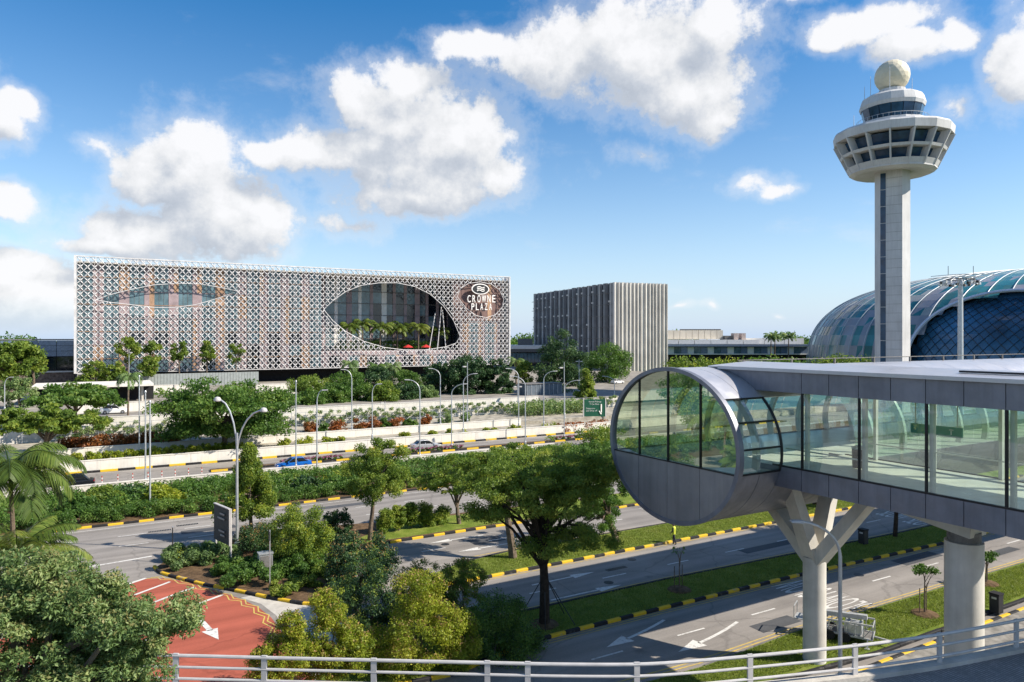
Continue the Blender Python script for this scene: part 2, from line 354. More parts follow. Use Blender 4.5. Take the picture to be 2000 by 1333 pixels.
# ------------------------------------------------------------------ vegetation
def leaf_mesh(name, C, N, size, m, rng, flat=0.75, up=0.5, aspect=0.5):
    """C: rows (x,y,z,r,tint) of leaf clumps; N leaves in all"""
    C = np.asarray(C, float); w = C[:, 3]**2; idx = rng.choice(len(C), N, p=w/w.sum())
    d = rng.normal(size=(N, 3)); d /= np.linalg.norm(d, axis=1)[:, None]
    rr = rng.random(N)**0.45
    P = C[idx, :3]+d*(C[idx, 3]*rr)[:, None]*np.array([1, 1, flat])
    nrm = rng.normal(size=(N, 3))+d*0.6; nrm[:, 2] += up; nrm /= np.linalg.norm(nrm, axis=1)[:, None]
    a = rng.normal(size=(N, 3)); a -= nrm*(a*nrm).sum(1)[:, None]; a /= np.linalg.norm(a, axis=1)[:, None]
    b = np.cross(nrm, a); s = size*(0.6+0.8*rng.random(N))[:, None]
    V = np.stack([P-a*s*0.5, P-b*s*aspect*0.5+nrm*s*0.08, P+a*s*0.5-nrm*s*0.06, P+b*s*aspect*0.5+nrm*s*0.08], 1).reshape(-1, 3)
    F = np.arange(N*4).reshape(N, 4)
    tint = np.clip(C[idx, 4]*0.55+rng.random(N)*0.45, 0, 1)
    return mesh_np(name, V, F, m, tint)
def clumps(rng, c, r, K, style='round', rc=0.3):
    out = []; c = np.array(c); r = np.array(r)
    while len(out) < K:
        p = rng.normal(size=3); p /= np.linalg.norm(p); q = 0.35+0.72*rng.random()**0.6; p = p*q
        if style == 'umbrella' and p[2] < -0.25+0.2*rng.random(): p[2] = -p[2]*0.5
        if style == 'cone':
            h = rng.random()**1.3; a = rng.random()*6.283; k = (1-h)*0.95*rng.random()**0.5; p = np.array([k*math.cos(a), k*math.sin(a), 2*h-1])
        if style == 'box': p = rng.random(3)*2-1
        if style == 'vase': p[:2] *= 0.55+0.45*(p[2]+1)/2
        k = rc*(0.7+0.6*rng.random())
        out.append((*(c+p*r*(1-rc*0.55)), k*min(r[0], r[1])*(1.0 if style != 'box' else 1.0), rng.random()))
    return out
SEED = [7]
def plant(name, label, cat, box_, tp, v, z0, style='round', m=None, N=6000, size=0.3, K=40, rc=0.3, trunk=0.2, bark=None, group=None, limbs=6, dy=0.9, lean=0.0, base_v=None, up=0.5, aspect=0.5):
    """a tree or shrub standing at road-plan row v, trunk seen at picture column tp; box = picture box of the crown"""
    if N > 4500 and style != 'box': K = int(K*2.0); rc *= 0.74
    if v < 65: N = int(N*1.4); size *= 0.82; aspect *= 0.9
    SEED[0] += 1; rng = np.random.default_rng(SEED[0])
    box = box_[0] if isinstance(box_, list) else box_
    x0, y0, x1, y1 = box; cx = (x0+x1)/2; Z = depthV(tp, v); k = Z/FPX
    u0 = PV(tp, v); zt = CAM_H-(y0-HY)*k; zb = CAM_H-(y1-HY)*k
    lat = (cx-tp)*k; cu, cv_ = u0+0.866*lat, v-0.5*lat
    rw = (x1-x0)*k/2; rz = (zt-zb)/2
    t = thing(name, label, cat, (u0, v, z0), 0, group)
    c = (cu-u0, cv_-v, (zt+zb)/2-z0)
    C = clumps(rng, c, (rw, rw*dy, rz), K, style, rc)
    for (bx0, by0, bx1, by1) in (box_[1:] if isinstance(box_, list) else []):
        l2 = ((bx0+bx1)/2-tp)*k; r2 = (bx1-bx0)*k/2; t2, b2 = CAM_H-(by0-HY)*k, CAM_H-(by1-HY)*k
        C += clumps(rng, (0.866*l2, -0.5*l2, (t2+b2)/2-z0), (r2, r2*dy, (t2-b2)/2), max(6, int(K*(bx1-bx0)*(by1-by0)/((x1-x0)*(y1-y0)))), style, rc*(x1-x0)/(bx1-bx0))
    if trunk:
        b = MB(); top = Vector((c[0]*0.6, c[1]*0.6, max(c[2]-rz*0.35, 0.4)))
        n = 6; path = []
        for i in range(n+1):
            f = i/n; path.append(Vector((top.x*f+math.sin(f*5+SEED[0])*trunk*0.6*f, top.y*f+math.cos(f*4+SEED[0])*trunk*0.5*f, top.z*f-0.15*(i == 0))))
        b.tube(path, [trunk*(1.25-0.65*i/n) for i in range(n+1)], 8)
        sel = sorted(C, key=lambda q: rng.random())[:limbs]
        for q in sel:
            st = path[rng.integers(n//2, n+1)]; e = Vector(q[:3]); mid = st.lerp(e, 0.5)+Vector((0, 0, (e-st).length*0.1))
            b.tube([st, mid, e], [trunk*0.5, trunk*0.32, trunk*0.1], 5)
        obj('trunk', b, bark or M_trunk, t, smooth=True)
    if isinstance(m, tuple): m, m2 = m
    else: m2 = None
    crown = link('crown', leaf_mesh('crown', C, N, size, m or L_green, rng, flat=0.48 if style == 'umbrella' else 0.8, up=up, aspect=aspect), t)
    if m2: link('flowers' if m2 is L_pink else 'young_leaves', leaf_mesh('tips', [(q[0], q[1], q[2]+q[3]*0.45, q[3]*0.7, q[4]) for q in C], N//(6 if m2 not in (L_tip, L_tip2) else 11), size, m2, rng), t)
    return t
def hedge(name, label, u0, u1, v0, v1, z0, h, m, N, size, group=None, wob=0.25, cat='hedge'):
    SEED[0] += 1; rng = np.random.default_rng(SEED[0])
    t = thing(name, label, cat, ((u0+u1)/2, (v0+v1)/2, z0), 0, group)
    L, Wd = u1-u0, v1-v0; K = max(8, int(L*1.6))
    C = []
    rows = max(2, int(Wd*1.3))
    for i in range(K):
        for j_ in range(rows):
            j = j_ % 2; r = min(h, Wd)*0.5*(0.8+0.4*rng.random())
            C.append((-L/2+L*(i+rng.random())/K, (rng.random()-0.5)*Wd*0.85, h*(0.35+0.45*j)+(rng.random()-0.5)*h*wob, r, rng.random()))
    b = MB()
    for i in range(max(3, int(L/1.2))):
        x = -L/2+L*(i+0.5)/max(3, int(L/1.2)); b.tube([(x, 0, -0.05), (x+0.1, 0.05, h*0.6)], [0.03, 0.015], 4)
    obj('stems', b, M_trunk, t)
    link('foliage', leaf_mesh('foliage', C, N, size, m, rng), t); return t
def palm(name, label, loc, h, nf, fl, m=None, group=None, leaflets=26, lw=0.05, tr=0.14, droop=1.0, seed=1, crownshaft=False, ll=0.28):
    rng = np.random.default_rng(seed); t = thing(name, label, 'palm', loc, 0, group)
    b = MB(); bend = (rng.random(2)-0.5)*0.06*h
    path = [(bend[0]*f*f, bend[1]*f*f, h*f-0.1*(f == 0)) for f in np.linspace(0, 1, 7)]
    b.tube(path, [tr*(1.3-0.5*f) for f in np.linspace(0, 1, 7)], 8); obj('trunk', b, M_trunk, t, smooth=True)
    top = np.array([bend[0], bend[1], h]); V = []; F = []; T = []; rb = MB()
    for k in range(nf):
        a = k*2.39996+rng.random()*0.4; lift = 0.15+1.15*((k+0.5)/nf); L = fl*(0.8+0.35*rng.random())
        dirh = np.array([math.cos(a), math.sin(a), 0]); side = np.array([-math.sin(a), math.cos(a), 0]); pts = []
        for s in np.linspace(0, 1, 10):
            ang = lift-droop*1.7*s**1.4; pts.append(None)
        p = top.copy(); pts = [p.copy()]; ang0 = lift
        for s in np.linspace(0.1, 1, 9):
            ang = ang0-droop*1.55*s**1.3; p = p+(dirh*math.cos(ang)+np.array([0, 0, math.sin(ang)]))*L/9; pts.append(p.copy())
        rb.tube(pts, [0.035*fl/2.5*(1-0.85*i/9) for i in range(10)], 4); tn = rng.random()
        for q in range(leaflets):
            s = 0.1+0.9*q/leaflets; i = min(8, int(s*9)); f = s*9-i; base = pts[i]*(1-f)+pts[i+1]*f; tang = pts[i+1]-pts[i]; tang /= np.linalg.norm(tang)
            for sg in (-1, 1):
                ln = L*ll*(math.sin(math.pi*min(1, s*0.92+0.06))**0.6)*(0.85+0.3*rng.random()); d = side*sg*0.85+tang*0.55+np.array([0, 0, -0.35-0.25*rng.random()]); d /= np.linalg.norm(d)
                nn = np.cross(d, tang); nn /= np.linalg.norm(nn)+1e-6; wv = np.cross(nn, d)*lw*fl/2.5
                m1 = base+d*ln*0.5+wv; m2 = base+d*ln*0.5-wv; tip = base+d*ln+np.array([0, 0, -ln*0.25]); n0 = len(V)
                V += [base, m1, tip, m2]; F.append((n0, n0+1, n0+2, n0+3)); T.append(min(1, tn*0.6+0.4*rng.random()))
    obj('fronds_stalks', rb, L_palm, t)
    link('fronds', mesh_np('fronds', np.array(V), np.array(F), m or L_palm, np.array(T)), t)
    return t
# ================================================================== ground, roads, medians
b = MB(); b.add([(-3000,-400,-0.06),(4000,-400,-0.06),(4000,4500,-0.06),(-3000,4500,-0.06)], [(0,1,2,3)]); struct('ground', b, M_field)
def sheet(poly, z): return MB().add([(x, y, z) for x, y in poly], [tuple(range(len(poly)))])
road = struct('road', sheet([(-70,-5),(170,-5),(170,92),(-70,92)], 0.0), M_asph)
road2 = struct('expressway_road', sheet([(-110,91),(240,91),(240,104.2),(-110,104.2)], 0.006), M_asph)
def redpoly():
    P = [G(222,1153), G(285,1131), G(322,1130), G(360,1136), G(400,1148), G(440,1160), G(475,1172), G(505,1187), G(530,1207), G(548,1232), G(556,1265)]
    return P+[(9.3,34),(9.0,26),(-6,26),(-6,48)]
redlane = struct('red_bus_lane', sheet(redpoly(), 0.006), M_red)
pave_gutter = struct('gutter_paving', sheet([G(470,1168), G(510,1180), G(540,1203), G(560,1240), G(566,1270), (11.2,38.5),(12.6,41),(11.6,44.8), G(590,1180), G(540,1170), G(500,1162)], 0.004), M_conc)
def kerb_mesh(m, L):
    k = MB(); w = 0.24; h = 0.2
    P = [(-w/2,0),(w/2,0),(w/2,h-0.04),(w/2-0.04,h),(-w/2+0.04,h),(-w/2,h-0.04)]
    k.add([(-L/2, y, z) for y, z in P]+[(L/2, y, z) for y, z in P], [(5,4,3,2,1,0),(6,7,8,9,10,11)]+[(i,(i+1) % 6,(i+1) % 6+6,i+6) for i in range(6)])
    return k.mesh('kerb_stone', m)
KM = [kerb_mesh(M_yel, 0.985), kerb_mesh(M_blk, 0.985), kerb_mesh(M_gryk, 0.985)]
krng = random.Random(3)
def kerb(parent, pts, seq=(0,1), step=1.0, z=0.0, phase=0):
    pts = [Vector((x, y)) for x, y in pts]; d = [0.0]
    for a, b_ in zip(pts, pts[1:]): d.append(d[-1]+(b_-a).length)
    n = int(d[-1]/step); k = 0
    for i in range(n):
        s0, s1 = i*step, (i+1)*step
        def at(s):
            for j in range(len(d)-1):
                if s <= d[j+1]+1e-6: f = (s-d[j])/(d[j+1]-d[j]); return pts[j].lerp(pts[j+1], f)
            return pts[-1]
        a, b_ = at(s0), at(s1); c = (a+b_)/2; ang = math.atan2((b_-a).y, (b_-a).x)
        o = link('kerb_stone', KM[seq[(i+phase) % len(seq)]], parent, (c.x+krng.uniform(-.012,.012), c.y+krng.uniform(-.012,.012), z-0.02+krng.uniform(-.012,.012)), ang+krng.uniform(-.008,.008))
        o.scale = (step*(b_-a).length/step, 1, 1)
def island(name, poly, m=M_grass, h=0.14, rough=True):
    b = MB(); b.prism(poly, -0.05, h); return struct(name, b, m)
# M1: median between the two near roads
m1p = [(21.5,33.95),(30,33.95),(43,33.8),(60,33.1),(150,32.8),(150,36.4),(60,36.4),(48,36.9),(34,37.55),(22,37.5),(16,38.2),(11.5,37.6),(9.2,35.2),(10.2,33.2),(15,32.6)]
M1 = island('median_lawn', m1p)
kerb(M1, [(10.2,33.1),(15,32.5),(21.3,33.8),(30,33.85),(43,33.7),(60,33.0),(96,32.85)], (0,1))
kerb(M1, [(22,37.62),(34,37.67),(48,37.02),(60,36.5),(96,36.4)], (1,), 2.0)
# M2
M2 = island('median_lawn', [(19.5,44.6),(150,44.4),(150,48.9),(40,48.9),(28,48.7),(23,48.0),(19.6,46.4)])
kerb(M2, [(19.4,46.2),(19.6,44.6),(22,44.45),(36,44.5),(98,44.3)], (0,1))
kerb(M2, [(23,48.1),(28,48.85),(40,49.0),(90,49.0)], (1,), 2.0)
# M3 with the planted island at its head
isl = [(3.5,58.4),(3.75,57.2),(4.9,55.1),(6.3,52.8),(8.2,50.2),(9.7,47.9),(11.5,45.7),(12.9,45.2),(13.9,48),(14.7,52),(15.6,54.7),(18,55.8),(22,56.2),(150,56.2),(150,61),(40,61),(22,62.4),(14,64.2),(8,62.4),(4.6,60.2)]
M3 = island('planted_island', isl, M_soil)
kerb(M3, [(3.4,58.8),(3.65,57.1),(4.8,55.0),(6.2,52.7),(8.1,50.1),(9.6,47.8),(11.4,45.55),(12.9,45.0)], (0,1), 0.95)
kerb(M3, [(14.0,48),(14.85,52),(15.75,54.6),(18,55.7),(22,56.08),(88,56.08)], (0,1))
struct('lawn_strip', MB().prism([(16,56.6),(150,56.4),(150,60.8),(40,60.8),(24,61.4)], 0.1, 0.155), M_grass)
# M4 planting strip behind the wide road
M4 = island('planting_bed', [(-60,74.1),(150,74.4),(150,91),(-60,91)], M_soil)
kerb(M4, [(-12,73.9),(0,73.9),(60,74.2)], (0,1), 1.25)
# G1 lawn by the piers
Gl = island('pier_lawn', [(20,27.0),(27,26.7),(34,27.2),(150,26.3),(150,23.4),(36,23.4),(26,24.2)])
kerb(Gl, [(26,24.0),(36,23.25),(70,23.25)], (1,), 2.0)
kerb(Gl, [(27,26.82),(34,27.32),(90,26.95)], (2,), 2.0, z=-0.1)
G0 = island('soil_verge', [(28,22.3),(90,22.3),(90,12),(40,14),(30,19)], mat('verge_paving', (0.25,0.235,0.21), 0.9, var=0.3, scale=1.5, spec=0.15))
kerb(G0, [(29,22.45),(66,22.45)], (0,1))
# ------------------------------------------------------------------ road markings
def strip(parent, pts, w, m, z=0.012, name='lane_line'):
    b = MB(); P = [Vector((*p, 0)) for p in pts]; L = []; Rr = []
    for i, p in enumerate(P):
        d = (P[min(i+1, len(P)-1)]-P[max(i-1, 0)]).normalized(); n = Vector((-d.y, d.x, 0)); L.append(p+n*w/2); Rr.append(p-n*w/2)
    n = len(P); b.add([(q.x, q.y, z) for q in L]+[(q.x, q.y, z) for q in Rr], [(i+n, i+n+1, i+1, i) for i in range(n-1)])
    return obj(name, b, m, parent)
def dashes(parent, u0, u1, v, per=6.05, ln=2.1, w=0.13):
    u = u0
    while u < u1: strip(parent, [(u, v), (u+ln, v)], w, M_paint); u += per
dashes(road, 22.4, 100, 30.4); dashes(road, 12.5, 110, 40.3); dashes(road, 22, 110, 52.5)
dashes(road, -30, 100, 69.4, 5.2, 2.2); dashes(road, -30, 100, 66.1, 5.2, 2.2); dashes(road, 26, 100, 63.4, 5.2, 2.2)
for v, w in ((27.5,.1),(27.78,.1)): strip(road, [(20,v+.1),(27,v-.25),(34,v+.05),(110,v-.4)], w, M_ypaint)
for v in (33.45, 33.2): strip(road, [(21.4,v+.0),(30,v+.1),(43,v-.05),(60,v-.75),(110,v-.9)], 0.08, M_ypaint)
for v in (37.95, 38.2): strip(road, [(20,v),(34,v),(48,v-.6),(60,v-1.1),(110,v-1.2)], 0.09, M_ypaint)
for v in (44.05,): strip(road, [(20,v),(36,v+.1),(110,v-.1)], 0.09, M_ypaint)
strip(road, [(24,49.3),(30,49.5),(110,49.5)], 0.1, M_ypaint)
strip(road, [(-1,61.3),(3.4,61.9)], 0.25, M_paint)
strip(road, [(-20,72.8),(110,73.0)], 0.12, M_paint)
strip(road2, [(-100,92.6),(200,92.6)], 0.12, M_paint, 0.012); strip(road2, [(-100,103.2),(200,103.2)], 0.12, M_paint, 0.012)
def arrow(parent, tail, tip, w=0.16, hl=1.9, hw=0.75, bend=0.0, name='arrow_marking', z=0.012):
    a, c = Vector(tail), Vector(tip); d = (c-a).normalized(); n = Vector((-d.y, d.x)); b = MB(); L = (c-a).length; P = []
    for i in range(9):
        f = i/8; p = a+d*(L-hl)*f+n*bend*(1-f)**2; P.append(p)
    V = []
    for i, p in enumerate(P):
        t = (P[min(i+1, 8)]-P[max(i-1, 0)]).normalized(); m = Vector((-t.y, t.x)); V += [(*(p+m*w/2), z), (*(p-m*w/2), z)]
    F = [(2*i+1, 2*i+3, 2*i+2, 2*i) for i in range(8)]
    V += [(*(P[-1]+n*hw/2-d*0.1), z), (*(P[-1]-n*hw/2-d*0.1), z), (*c, z)]; F.append((18, 19, 20))
    b.add(V, F); return obj(name, b, M_paint, parent)
arrow(road, (25.6,41.6), (31.0,41.7)); arrow(road, (25.2,38.6), (31.0,38.6))
arrow(road, (29.4,32.2), (24.0,31.2), bend=-0.3, hl=1.7, hw=0.95, w=0.2); arrow(road, (33.0,29.7), (27.0,28.8), bend=-0.4, hl=1.8, hw=0.95, w=0.2)
arrow(road, (28.5,54.3), (23.5,54.3), hl=1.8); arrow(road, (29.5,51), (24.5,51), hl=1.8)
arrow(road, (17.8,66.4), (13,64.9), bend=0.3)
def word(parent, txt, c, width, length, rz, z=0.012):
    cu = bpy.data.curves.new('w', 'FONT'); cu.body = txt; cu.align_x = 'CENTER'; cu.align_y = 'CENTER'; o = bpy.data.objects.new('w', cu); COL.objects.link(o)
    dg = bpy.context.evaluated_depsgraph_get(); me = bpy.data.meshes.new_from_object(o.evaluated_get(dg)); bpy.data.objects.remove(o)
    xs = [v.co.x for v in me.vertices]; ys = [v.co.y for v in me.vertices]; sx = width/(max(xs)-min(xs)); sy = length/(max(ys)-min(ys))
    mx, my = (max(xs)+min(xs))/2, (max(ys)+min(ys))/2
    for v in me.vertices: v.co = ((v.co.x-mx)*sx, (v.co.y-my)*sy, 0)
    me.materials.clear(); me.materials.append(M_paint); w = link('word_marking', me, parent, (c[0], c[1], z), rz); return w
word(road, 'SLOW', (41.2,32.0), 2.4, 3.4, R(90)); word(road, 'SLOW', (41.0,28.9), 2.4, 3.4, R(90))
word(road, 'SLOW', (66.2,40.7), 2.4, 3.4, R(-90)); word(road, 'SLOW', (65.6,37.7), 2.4, 3.4, R(-90))
word(road, 'SLOW', (48.0,53.8), 2.4, 3.4, R(90)); word(road, 'SLOW', (48.0,51.0), 2.4, 3.4, R(90))
# red lane hatching
def redline(p, q, w): strip(redlane, [G(*p), G(*q)], w, M_paint, 0.014)
redline((200,1158),(285,1130),0.26); redline((262,1163),(332,1137),0.22); redline((180,1222),(381,1147),0.24); redline((300,1212),(436,1162),0.24); redline((200,1282),(300,1245),0.24)
arrow(redlane, G(377,1196), G(427,1250), w=0.32, hl=1.6, hw=0.9, z=0.015)
zz = []; base = [G(*p) for p in ((300,1126),(330,1128),(365,1135),(400,1146),(435,1156),(465,1167),(490,1178),(515,1193),(533,1212),(546,1236),(552,1262))]
for i in range(len(base)-1):
    a, c = Vector(base[i]), Vector(base[i+1]); d = (c-a).normalized(); n = Vector((-d.y, d.x)); zz.append(tuple(a-n*0.32)); zz.append(tuple(a.lerp(c, .5)+n*0.05))
strip(redlane, zz, 0.09, M_ypaint, 0.014); strip(redlane, [(x-.28, y-.12) for x, y in zz], 0.09, M_ypaint, 0.014)
for p in ((290,1040),(345,1028),(1185,1115)):
    uu, vv = G(*p); b = MB()
    for i in range(14): b.box(uu+i*0.13, vv-0.22, 0.0, uu+i*0.13+0.085, vv+0.22, 0.013)
    obj('drain_grating', b, M_dark, road)
# ------------------------------------------------------------------ beyond the expressway: walls and terraces
def wall(name, label, u0, u1, v, th, z0, z1, m, parts=6.0, coping=True):
    t = thing(name, label, 'wall', ((u0+u1)/2, v, z0)); n = max(1, int((u1-u0)/parts)); w = (u1-u0)/n
    for i in range(n):
        b = MB(); b.box(u0+i*w+0.012, v, z0-0.1, u0+(i+1)*w-0.012, v+th, z1); obj('wall_panel', b, m, t, True)
    if coping:
        b = MB(); b.box(u0, v-0.05, z1+0.002, u1, v+th+0.05, z1+0.1); obj('coping', b, m, t, True)
    return t
nearw = wall('parapet_wall', 'low pale parapet between the leafy planting bed and the expressway', -60, 60, 91.0, 0.25, 0, 0.75, M_white)
w5 = wall('retaining_wall', 'long white wall rising straight from the striped far kerb', -100, 84, 104.3, 0.3, 0, 1.45, M_white)
ko = struct('expressway_kerb', MB().box(-100, 104.0, -0.05, 84, 104.1, 0.1), M_gryk)
def kerb5():
    u = -8.0; i = 0
    while u < 84:
        b = MB(); b.box(u, 103.85, 0.0, u+1.95, 104.28, 0.24 if i % 2 == 0 else 0.235)
        obj('kerb_stone', b, M_yel if i % 2 == 0 else M_blk, ko); u += 1.97; i += 1
kerb5()
M_tpav = mat('terrace_paving', (0.36,0.33,0.27), 0.9, var=0.3, scale=0.8, spec=0.15)
struct('terrace', MB().box(-120, 104.5, -0.1, 160, 111, 1.15), M_tpav)
struct('terrace', MB().box(-120, 111.3, -0.1, 160, 124, 1.7), M_tpav)
w6 = wall('retaining_wall', 'low white wall behind the yellow green shrubs', -100, 66, 111.0, 0.3, 1.1, 2.2, M_white)
struct('embankment', MB().box(-200, 131, -0.1, 190, 420, 3.3), mat('paving', (0.27,0.25,0.22), 0.9, var=0.25, scale=0.3, spec=0.15))
w7 = wall('parapet_wall', 'high white parapet of the upper road above the creeper fence', -120, 82, 130.6, 0.3, 2.2, 4.25, M_white, 8)
struct('upper_road', sheet([(-200,131.2),(190,131.2),(190,144),(-200,144)], 3.31), M_asph)
# creeper trellis between the red shrubs and the upper parapet
tr = thing('creeper_fence', 'long wire fence overgrown with thin grey green creepers', 'fence', (40, 125.2, 1.7))
for i in range(47):
    u = -10+i*2.4; b = MB(); b.box(u-0.04, 125.2, 1.6, u+0.04, 125.28, 4.0); obj('post', b, M_galv, tr, True)
for z in (1.9, 2.6, 3.3, 3.95):
    b = MB(); b.box(-10, 125.22, z, 100.4, 125.26, z+0.05); obj('rail', b, M_galv, tr, True)
rngf = np.random.default_rng(99)
C = [(u, 125.2+rngf.normal()*0.15, 2.0+2.0*rngf.random()**0.8, 0.5, rngf.random()) for u in np.arange(-8, 100, 0.45)]
o = link('creeper', leaf_mesh('creeper', [(c[0]-40, c[1]-125.2, c[2]-1.7, c[3], c[4]) for c in C], 18000, 0.28, L_olive, rngf), tr)
wall('retaining_wall', 'pale wall seen through the creeper fence', -20, 100, 126.0, 0.3, 1.6, 3.6, M_white, 8, False)
# distant woods
rngd = np.random.default_rng(5)
def wood(name, label, a0, a1, dist, h, n, m):
    C = []
    for i in range(n):
        a = a0+(a1-a0)*i/n; d = dist*(1+0.25*rngd.random()); x, Z = d*math.tan(a), d
        u, v = 0.866*x+0.5*Z, -0.5*x+0.866*Z; hh = h*(0.55+0.45*rngd.random()+0.25*math.sin(a*37)+0.15*math.sin(a*91)); C.append((u, v, hh*0.45, hh*0.75, rngd.random()))
    o = link(name, leaf_mesh(name, C, n*55, 4.6, m, rngd, flat=0.8)); tag(o, label, 'woods', kind='stuff')
wood('distant_woods', 'low wooded ridge along the horizon', -0.80, 0.85, 900, 20, 520, L_green)

# short grass blades over the near lawns
def blades(name, label, poly, N, seed, z=0.14):
    rg = np.random.default_rng(seed); x0, x1 = min(p[0] for p in poly), min(75, max(p[0] for p in poly)); y0, y1 = min(p[1] for p in poly), max(p[1] for p in poly)
    P = np.stack([x0+(x1-x0)*rg.random(N), y0+(y1-y0)*rg.random(N)], 1); keep = np.array([in_poly(a, b, poly) for a, b in P]); P = P[keep]; n = len(P)
    a = rg.random(n)*6.283; h = 0.05+0.09*rg.random(n)**2; w = 0.022; d = np.stack([np.cos(a), np.sin(a)], 1)
    b0 = np.c_[P-d*w, np.full(n, z-0.01)]; b1 = np.c_[P+d*w, np.full(n, z-0.01)]; tp_ = np.c_[P+rg.normal(size=(n, 2))*0.05, z+h]
    V = np.stack([b0, b1, tp_], 1).reshape(-1, 3); F = np.arange(3*n).reshape(n, 3)
    tag(link(name, mesh_np(name, V, F, L_grass, rg.random(n))), label, 'grass', kind='stuff')
blades('lawn_grass', 'short grass on the shaded median', m1p, 60000, 61)
blades('lawn_grass', 'short grass on the median with the pale-trunked tree', [(19.8,44.75),(75,44.65),(75,48.7),(40,48.7),(28,48.5),(23,47.9)], 60000, 62)
blades('lawn_grass', 'short grass on the lawn by the piers', [(21,26.9),(27,26.6),(34,27.1),(75,26.6),(75,23.6),(36,23.6),(26,24.4)], 70000, 63)

# repaired patches, manhole covers
for (u0, v0, w, d, m) in ((33,28.2,3.4,1.1,M_asphd),(52,31.2,5,1.3,M_asphd),(44,39.2,6,1.0,M_asphd),(26.5,52.0,3.0,1.6,M_asphd),(6,67.5,4.5,1.2,M_asphd),(18,70.3,6,1.1,M_asphd),(60,29,4,0.9,M_asphd)):
    obj('road_patch', sheet([(u0,v0),(u0+w,v0+.04),(u0+w-.05,v0+d),(u0+.03,v0+d)], 0.005), m, road)
for (u0, v0) in ((38.5,29.4),(30.5,39.4),(35.2,42.6),(47,31.7),(10,64),(24.5,53.4)):
    obj('manhole_cover', MB().lathe([(0.34,0.0),(0.34,0.012),(0.30,0.016)], 18, (u0, v0)), M_dark, road)
# ================================================================== hotel with the star lattice
M_lat = mat('white_lattice', (0.62,0.61,0.61), 0.5, var=0.14, scale=0.6, spec=0.4)
M_pur = mat('mauve_panel', (0.33,0.255,0.265), 0.6, var=0.15, scale=0.5)
M_ora = mat('ochre_panel', (0.40,0.25,0.16), 0.6, var=0.15, scale=0.5)
M_whp = mat('white_panel', (0.74,0.72,0.68), 0.6, var=0.06)
def darkglass(name, col, rough=0.06, spec=0.7, var=0.3):
    return mat(name, col, rough, 0.0, var=var, scale=0.35, spec=spec)
M_hgl = darkglass('hotel_glass', (0.10,0.17,0.20)); M_bgl = darkglass('dark_glass', (0.008,0.014,0.022))
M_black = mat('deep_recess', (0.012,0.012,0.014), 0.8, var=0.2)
HV = 227.5; HU0, HU1, HZ0, HZ1 = -6.0, 130.0, 7.3, 39.2
hotel = thing('hotel_building', 'long low hotel wrapped in a white star lattice with leaf-shaped openings', 'hotel', (62, HV, 3.3))
def hp(P): return [(PV(x, HV), ZV(x, y, HV)) for x, y in P]
EYE = hp([(187,586),(215,576),(255,566),(300,557),(345,554),(390,555),(430,562),(464,569),(440,578),(410,588),(380,596),(340,601),(300,601),(250,595),(215,591)])
OVAL = hp([(632,605),(650,588),(675,570),(705,558),(740,553),(775,553),(810,560),(840,575),(865,597),(885,625),(899,658),(890,671),(870,678),(830,684),(790,684),(750,679),(710,667),(675,648),(650,627)])
BADGE = hp([(893,580),(899,564),(915,554),(938,551),(960,556),(975,566),(984,585),(981,600),(968,615),(950,621),(930,617),(910,602)])
scr = obj('lattice_screen', MB().box(HU0-0.5, HV-0.35, HZ0-0.1, HU0+0.1, HV+3.6, HZ1+0.3).box(HU1, HV-0.35, HZ0-0.1, HU1+0.5, HV+3.6, HZ1+0.3)
          .box(HU0+0.102, HV-0.3, HZ1, HU1-0.002, HV+0.35, HZ1+0.28).box(HU0+0.102, HV-0.2, HZ0-0.12, HU1-0.002, HV+0.3, HZ0+0.05), M_lat, hotel, True)
NC, NR = 80, 17; du = (HU1-HU0-0.1)/NC; dz = (HZ1-HZ0)/NR
def arm_mesh(sx, sz, full=True):
    """one tapered arm of a star (centre to cell corner), folded along its ridge"""
    hx, hz = du/2*sx, dz/2*sz; d = Vector((hx, hz)); n = Vector((-d.y, d.x)).normalized(); m = MB(); w0, w1, wt = 0.34, 0.175, 0.022
    A = [(0, -0.26, 0), (hx*0.30+n.x*w1, -0.06, hz*0.30+n.y*w1), (hx+n.x*wt, -0.02, hz+n.y*wt), (hx-n.x*wt, -0.02, hz-n.y*wt), (hx*0.30-n.x*w1, -0.06, hz*0.30-n.y*w1)]
    B = [(x, 0.08, z) for x, y, z in A]
    F = [(0,1,2,3,4)[::-1], (5,6,7,8,9)]+[(i, (i+1) % 5, (i+1) % 5+5, i+5) for i in range(5)]
    if sx*sz < 0: pass
    return m.add(A+B, F)
QUAD = ((1,1),(-1,1),(-1,-1),(1,-1))
ARMS = [arm_mesh(*q) for q in QUAD]
sm = MB()
for q in ARMS: sm.add(q.V, q.F)
sme = sm.mesh('lattice_star', M_lat); placed = 0; rest = MB(); hloc = hotel.location
for i in range(NC):
    for j in range(NR):
        u = HU0+0.1+(i+0.5)*du; z = HZ0+(j+0.5)*dz
        ok = [not any(in_poly(u+q[0]*du*f, z+q[1]*dz*f, P) for P in (EYE, OVAL, BADGE) for f in (0.12, 0.36)) for q in QUAD]
        if all(ok):
            if placed < 300: link('lattice_star', sme, scr, (u-hloc.x, HV-hloc.y, z-hloc.z)); placed += 1
            else: rest.add([(x+u, y+HV, zz+z) for x, y, zz in sm.V], sm.F)
        else:
            for o_, am in zip(ok, ARMS):
                if o_: rest.add([(x+u, y+HV, zz+z) for x, y, zz in am.V], am.F)
ro = obj('lattice_stars', rest, M_lat, scr, True); ro['kind'] = 'stuff'
